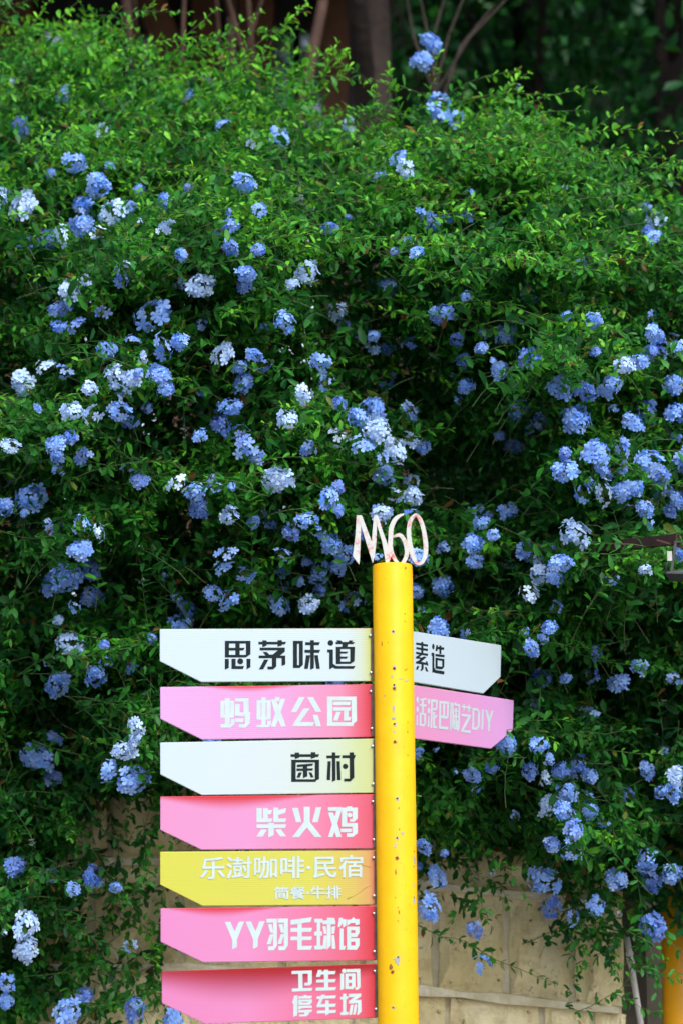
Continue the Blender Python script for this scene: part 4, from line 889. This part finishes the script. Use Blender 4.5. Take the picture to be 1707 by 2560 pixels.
# ------------------------------------------------------------------ orange pole, pipe and rusty lamp arm by the end of the wall
m, nt, b = new_mat('orange_paint'); v = obj_vec(nt)
nt.links.new(mix_c(nt, noise(nt, v, 6, 4), (0.76, 0.33, 0.002), (0.82, 0.40, 0.003)), b.inputs['Base Color']); b.inputs['Roughness'].default_value = 0.4
M_OR = m
OY = WALL_Y + .12
pb = P(1705, 2560, OY); pt_ = P(1697, 2040, OY); axx = (pt_ - pb) / np.linalg.norm(pt_ - pb); pb0 = pb - axx * (pb[2] / axx[2])
t_ = thing('orange_pole', tuple(pb0), 'smooth orange painted metal pole half hidden by trailing plumbago beside the recess', 'pole')
mb = MB(); mb.tube([pb0, pt_ + axx * .35, pt_ + axx * .353], [.068, .068, .05], 40); mb.build('shaft', M_OR, t_, True)
mb = MB(); mb.tube([pb0 + np.array([.09, .05, 0]), pt_ + axx * .3 + np.array([.09, .05, 0])], [.02, .02], 20); mb.build('side_rail', M_OR, t_, True)
mb = MB(); mb.tube([pb0 + np.array([0, 0, .128]), pb0 + np.array([0, 0, .145])], [.12, .12], 32); mb.build('base_flange', M_OR, t_, False)

M_PIPE = simple('grey_plastic_pipe', (0.30, 0.28, 0.26), (0.40, 0.38, 0.35), 12, 0.5)
p1, p0 = P(1574, 2395, WALL_Y - .1), P(1604, 2580, WALL_Y - .1); dd = (p0 - p1) / (p1[2] - p0[2])
foot = p0 + dd * (p0[2] - .12)
t_ = thing('drain_pipe', tuple(foot), 'thin grey drain pipe leaning at the end of the stone wall', 'pipe')
mb = MB(); mb.tube([foot, p0, p1 - dd * .06, p1 - dd * .10 + np.array([0, .10, 0])], .0105, 12); mb.build('tube', M_PIPE, t_, True)
mb = MB(); mb.tube([p1 + dd * .02, p1 - dd * .02], .0135, 12); mb.build('collar', M_PIPE, t_, True)

M_IRON = simple('rusty_iron', (0.022, 0.008, 0.006), (0.048, 0.016, 0.010), 18, 0.75, 0.3, 0.003)
M_IRON2 = simple('dark_green_steel', (0.014, 0.02, 0.018), (0.03, 0.036, 0.03), 25, 0.5)
m, nt, b = new_mat('lamp_glass'); b.inputs['Base Color'].default_value = (0.05, 0.10, 0.075, 1); b.inputs['Roughness'].default_value = 0.3; M_LGL = m
M_TAGW = simple('white_tag', (0.34, 0.36, 0.33), (0.44, 0.45, 0.42), 20, 0.6)
AY = float(surf(1560, 1360)) - .22
a0, a1 = P(1455, 1371, AY + .36), P(1690, 1347, AY - .04)
t_ = thing('lamp_arm', tuple(a0), 'rusty brown angle iron arm reaching out of the flowers', 'bracket')
e_ = (a1 - a0); e_ /= np.linalg.norm(e_); back = a0 - e_ * ((WALL_Y + .12 - a0[1]) / -e_[1])
mb = MB(); mb.bar(back, a1, .006, .030); mb.build('web', M_IRON, t_)
mb = MB(); mb.bar(back + np.array([0, -.012, -.0165]), a1 + np.array([0, -.012, -.0165]), .026, .005); mb.build('flange', M_IRON, t_)
mb = MB(); mb.bar((back[0], back[1], TERR - .03), (back[0], back[1], back[2] + .06), .04, .04); mb.build('upright', M_IRON, t_)
mb = MB(); mb.bar(P(1640, 1350, AY - .035), P(1712, 1370, AY - .05), .004, .006); mb.build('tie_rod', M_IRON, t_)
L0 = P(1700, 1415, AY - .05)
t_ = thing('floodlight', tuple(L0), 'small dark floodlight with green glass hung from the rusty arm', 'lamp')
h0, h1 = P(1688, 1352, AY - .055), P(1677, 1428, AY - .055)
mb = MB(); mb.bar(h0, h1, .008, .004); h2 = h0 + np.array([.15, 0, 0]); h3 = h1 + np.array([.15, 0, 0]); mb.bar(h2, h3, .008, .004); mb.bar(h0 + np.array([0, 0, -.004]), h2 + np.array([0, 0, -.004]), .008, .004); mb.build('yoke', M_IRON2, t_)
w0 = P(1664, 1434, AY - .09); mb = MB()
q0, q1 = w0, w0 + np.array([.19, 0, .0]); 
body = [(0, 0, 0), (.19, 0, -.006), (.19, .07, .045), (0, .03, .004), (.02, .07, -.012), (.17, .07, -.016), (.17, .12, .03), (.02, .10, .0)]
mb.add([w0 + np.array(p) for p in body], [(4, 7, 6, 5), (0, 4, 5, 1), (1, 5, 6, 2), (2, 6, 7, 3), (3, 7, 4, 0), (0, 1, 2, 3)]); mb.build('housing', M_IRON2, t_)
nn = np.array([0, -.085, .10]); nn /= np.linalg.norm(nn)
g = [(.012, .003, .001), (.178, .004, -.003), (.178, .065, .040), (.012, .028, .004)]
mb = MB(); mb.add([w0 + np.array(p) + nn * .003 for p in g], [(0, 1, 2, 3)]); mb.build('glass', M_LGL, t_)
mb = MB()
fr_ = body[:4]
for i in range(4): mb.bar(w0 + np.array(fr_[i]) + nn * .003, w0 + np.array(fr_[(i + 1) % 4]) + nn * .003, .005, .005)
mb.build('bezel', M_IRON2, t_)
mb = MB(); mb.bar(P(1672, 1378, AY - .07), P(1673, 1402, AY - .07), .014, .001); mb.build('tag', M_TAGW, t_)
mb = MB(); mb.tube([P(1672, 1400, AY - .065), P(1664, 1412, AY - .065), P(1663, 1436, AY - .06)], .0025, 6); mb.build('cable', M_IRON2, t_, True)

# ------------------------------------------------------------------ behind: trees on the terrace and a timber pavilion
def tree_leaves(name, blobs, n, size, parent, base_t, seed):
    r = np.random.default_rng(seed); pos = []
    w = np.array([b_[3] * b_[4] * b_[5] for b_ in blobs]); w = w / w.sum()
    for b_, k in zip(blobs, (w * n).astype(int)):
        d = r.normal(size=(k, 3)); d /= np.linalg.norm(d, axis=1)[:, None]; rr = r.uniform(.25, 1, (k, 1)) ** .5
        # small clumps inside the blob
        nc = max(6, k // 45); cc = r.normal(size=(nc, 3)); cc /= np.linalg.norm(cc, axis=1)[:, None]; cc *= r.uniform(.35, 1.0, (nc, 1))
        q_ = cc[r.integers(nc, size=k)] + r.normal(0, .13, (k, 3))
        q_ = np.where(r.uniform(size=(k, 1)) < .3, d * rr, q_)
        pos.append(np.array(b_[:3]) + q_ * np.array(b_[3:6]))
    pos = np.concatenate(pos); k = len(pos)
    d = r.normal(size=(k, 3)) + np.array([0, 0, -.5]); d /= np.linalg.norm(d, axis=1)[:, None]; nr = r.normal(size=(k, 3)) * .6 + np.array([0, -.2, .8])
    L = size * r.uniform(.7, 1.3, k); col = leaf_col(np.clip(base_t + r.normal(0, .13, k), 0, 1)) * r.uniform(.7, 1.2, (k, 1))
    me = leaf_cloud(pos, d, nr, L, L * .5, r.uniform(0, .4, k), col, name, M_TREELEAF); return put('crown', me, parent)
M_BARK = simple('dark_bark', (0.016, 0.010, 0.008), (0.034, 0.022, 0.016), 9, 0.9, 0.6, 0.02)
M_BARK2 = simple('reddish_bark', (0.045, 0.020, 0.012), (0.10, 0.05, 0.032), 8, 0.8, 0.3, 0.01)
def tree(u, Y, h, r0, label, blobs, n, size, bt, seed, lean=0.0, bark=None, stems=1, limbs=6):
    x = (u - 853.5) / FPX * Y; base_ = np.array([x, Y, TERR - .05]); r = np.random.default_rng(seed)
    t_ = thing('broadleaf_tree', tuple(base_), label, 'tree', 'trees behind the shrubs')
    for s_ in range(stems):
        off = np.array([(s_ - (stems - 1) / 2) * .12, r.uniform(-.1, .1), 0]); top_ = base_ + np.array([lean + off[0] * 4, r.uniform(-.3, .3), h])
        tt = np.linspace(0, 1, 10)[:, None]; path = base_ + off + (top_ - base_ - off) * tt + np.cumsum(r.normal(0, .03, (10, 3)), 0) * np.array([1, 1, 0])
        mb = MB(); mb.tube(path, np.linspace(r0 * 1.15, r0 * .45, 10), 12); mb.build('trunk', bark or M_BARK, t_, True)
        for j in range(limbs):
            i = int(r.integers(3, 9)); b_ = blobs[int(r.integers(len(blobs)))]
            e2 = np.array(b_[:3]) + r.normal(0, .3, 3) * np.array(b_[3:6]); mid = (path[i] + e2) / 2 + np.array([0, 0, .25])
            mb = MB(); mb.tube([path[i], mid, e2], [r0 * .4, r0 * .25, r0 * .08], 7); mb.build('limb', bark or M_BARK, t_, True)
    if n: tree_leaves('crown', blobs, n, size, t_, bt, seed)
    return t_
tree(965, 11.2, 5.2, .15, 'dark thick trunked tree rising behind the topmost flower heads', [(0.2, 11.4, 8.6, 2.4, 1.8, 1.3), (-.6, 10.6, 8.3, 1.4, 1.2, .8)], 9000, .12, .3, 3)  # high crowns are out of view, spread overhead to keep skylight off the background
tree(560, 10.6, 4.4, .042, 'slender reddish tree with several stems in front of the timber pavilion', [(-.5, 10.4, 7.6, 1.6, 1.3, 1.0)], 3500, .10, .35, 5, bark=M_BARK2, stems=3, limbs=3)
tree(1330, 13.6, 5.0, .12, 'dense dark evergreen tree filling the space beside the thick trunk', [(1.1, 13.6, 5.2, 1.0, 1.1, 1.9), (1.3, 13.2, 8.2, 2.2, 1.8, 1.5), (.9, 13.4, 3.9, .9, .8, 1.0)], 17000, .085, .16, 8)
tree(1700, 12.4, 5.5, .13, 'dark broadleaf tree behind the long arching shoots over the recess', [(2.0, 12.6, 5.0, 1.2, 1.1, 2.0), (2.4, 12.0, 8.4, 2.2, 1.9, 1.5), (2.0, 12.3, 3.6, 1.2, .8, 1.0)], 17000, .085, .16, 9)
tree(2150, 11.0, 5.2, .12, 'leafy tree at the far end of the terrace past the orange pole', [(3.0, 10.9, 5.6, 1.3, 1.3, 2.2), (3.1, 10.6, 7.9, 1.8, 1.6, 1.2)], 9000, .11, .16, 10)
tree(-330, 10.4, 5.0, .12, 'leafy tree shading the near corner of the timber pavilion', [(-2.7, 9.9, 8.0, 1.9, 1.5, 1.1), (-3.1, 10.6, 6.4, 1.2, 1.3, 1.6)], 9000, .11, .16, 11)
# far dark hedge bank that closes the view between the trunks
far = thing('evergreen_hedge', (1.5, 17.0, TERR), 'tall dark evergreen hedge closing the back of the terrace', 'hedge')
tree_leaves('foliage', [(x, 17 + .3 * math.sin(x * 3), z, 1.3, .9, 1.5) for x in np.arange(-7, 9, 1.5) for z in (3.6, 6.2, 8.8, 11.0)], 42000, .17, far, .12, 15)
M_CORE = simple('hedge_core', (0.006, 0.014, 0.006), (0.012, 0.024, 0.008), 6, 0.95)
mb = MB(); mb.box(-9, 10.5, 17.4, 17.9, TERR - .02, 11.2); mb.build('dark_core', M_CORE, far)  # plain near-black slab standing in for the shaded depth behind the leaves
# twigs of a bare young tree beside the trunk
tw = thing('bare_sapling', tuple(P(1075, 300, 10.4) * np.array([1, 1, 0]) + np.array([0, 0, TERR])), 'leafless thin twigged sapling between the thick trunk and the evergreen tree', 'sapling')
b0 = np.array([P(1075, 300, 10.4)[0], 10.4, TERR - .03])
for i, (uu, vv) in enumerate([(1300, -40), (1180, -60), (1120, -40), (1045, -30), (1010, -40), (1235, 10)]):
    e2 = P(uu, vv, 10.4 + .1 * i); j = P(1070 + i * 6, 260, 10.4); mid = (j + e2) / 2 + np.array([rng.uniform(-.04, .04), 0, .03])
    mb = MB(); mb.tube([b0, j, mid, e2], [.014, .009, .006, .003], 7); mb.build('twig', M_BARK, tw, True)

M_TIMB = simple('brown_timber', (0.085, 0.028, 0.010), (0.15, 0.055, 0.018), 5, 0.6, 0.15)
M_DKFR = simple('dark_frame', (0.012, 0.014, 0.017), (0.025, 0.027, 0.03), 6, 0.5)
m, nt, b = new_mat('window_glass'); b.inputs['Base Color'].default_value = (0.02, 0.028, 0.03, 1); b.inputs['Roughness'].default_value = 0.06; b.inputs['IOR'].default_value = 1.9; M_GLS = m
m, nt, b = new_mat('mirror_glass'); b.inputs['Base Color'].default_value = (0.55, 0.63, 0.64, 1); b.inputs['Metallic'].default_value = 1.0; b.inputs['Roughness'].default_value = 0.08; M_PALE = m  # mirror finish put in so some panes show bright patches of sky
M_ROOF = simple('roof_tile', (0.05, 0.035, 0.03), (0.09, 0.06, 0.05), 10, 0.8, 0.3)
BY = 13.2
def bx(u): return (u - 853.5) / FPX * BY * 1.04
pv = thing('timber_pavilion', (bx(300), BY, TERR), 'brown timber framed pavilion with dark glazing behind the shrubs', 'building')
mb = MB(); mb.box(bx(-700), bx(860), BY + .12, BY + 3.5, TERR, 8.0); mb.build('wall', M_DKFR, pv)
for uu, w in ((-420, .26), (20, .26), (505, .13), (640, .20), (850, .22)):
    mb = MB(); mb.box(bx(uu) - w / 2, bx(uu) + w / 2, BY - .16, BY + .1, TERR, 7.9); bevel(mb.build('post', M_TIMB, pv), .01)
panes = [(95, 150), (160, 235), (245, 330), (345, 400), (410, 490), (525, 570), (580, 625), (665, 735), (745, 835)]
for i, (ua, ub) in enumerate(panes):
    mb = MB(); mb.box(bx(ua), bx(ub), BY + .05, BY + .07, TERR + .2, 6.9)
    p_ = mb.build('pane', M_GLS if i not in (0, 1, 3, 7, 8) else M_PALE, pv)
    mb = MB()
    for q_ in (ua - 4, ub + 4): mb.box(bx(q_) - .02, bx(q_) + .02, BY, BY + .1, TERR + .15, 6.95)
    mb.box(bx(ua), bx(ub), BY + .01, BY + .09, 5.55, 5.62); mb.build('frame', M_DKFR, p_)
mb = MB(); mb.bar((bx(330), BY - .12, 7.3), (bx(560), BY - .12, 5.75), .16, .34); mb.build('brace', M_TIMB, pv)
mb = MB(); mb.bar((bx(-700), BY - .2, 7.6), (bx(900), BY - .2, 7.6), .25, .35); mb.build('eaves_beam', M_TIMB, pv)
mb = MB(); mb.add([(bx(-760), BY - 1.3, 7.5), (bx(960), BY - 1.3, 7.5), (bx(960), BY + 3.8, 9.4), (bx(-760), BY + 3.8, 9.4), (bx(-760), BY - 1.3, 7.62), (bx(960), BY - 1.3, 7.62), (bx(960), BY + 3.8, 9.52), (bx(-760), BY + 3.8, 9.52)],
                 [(0, 3, 2, 1), (4, 5, 6, 7), (0, 1, 5, 4), (1, 2, 6, 5), (2, 3, 7, 6), (3, 0, 4, 7)]); mb.build('roof', M_ROOF, pv)
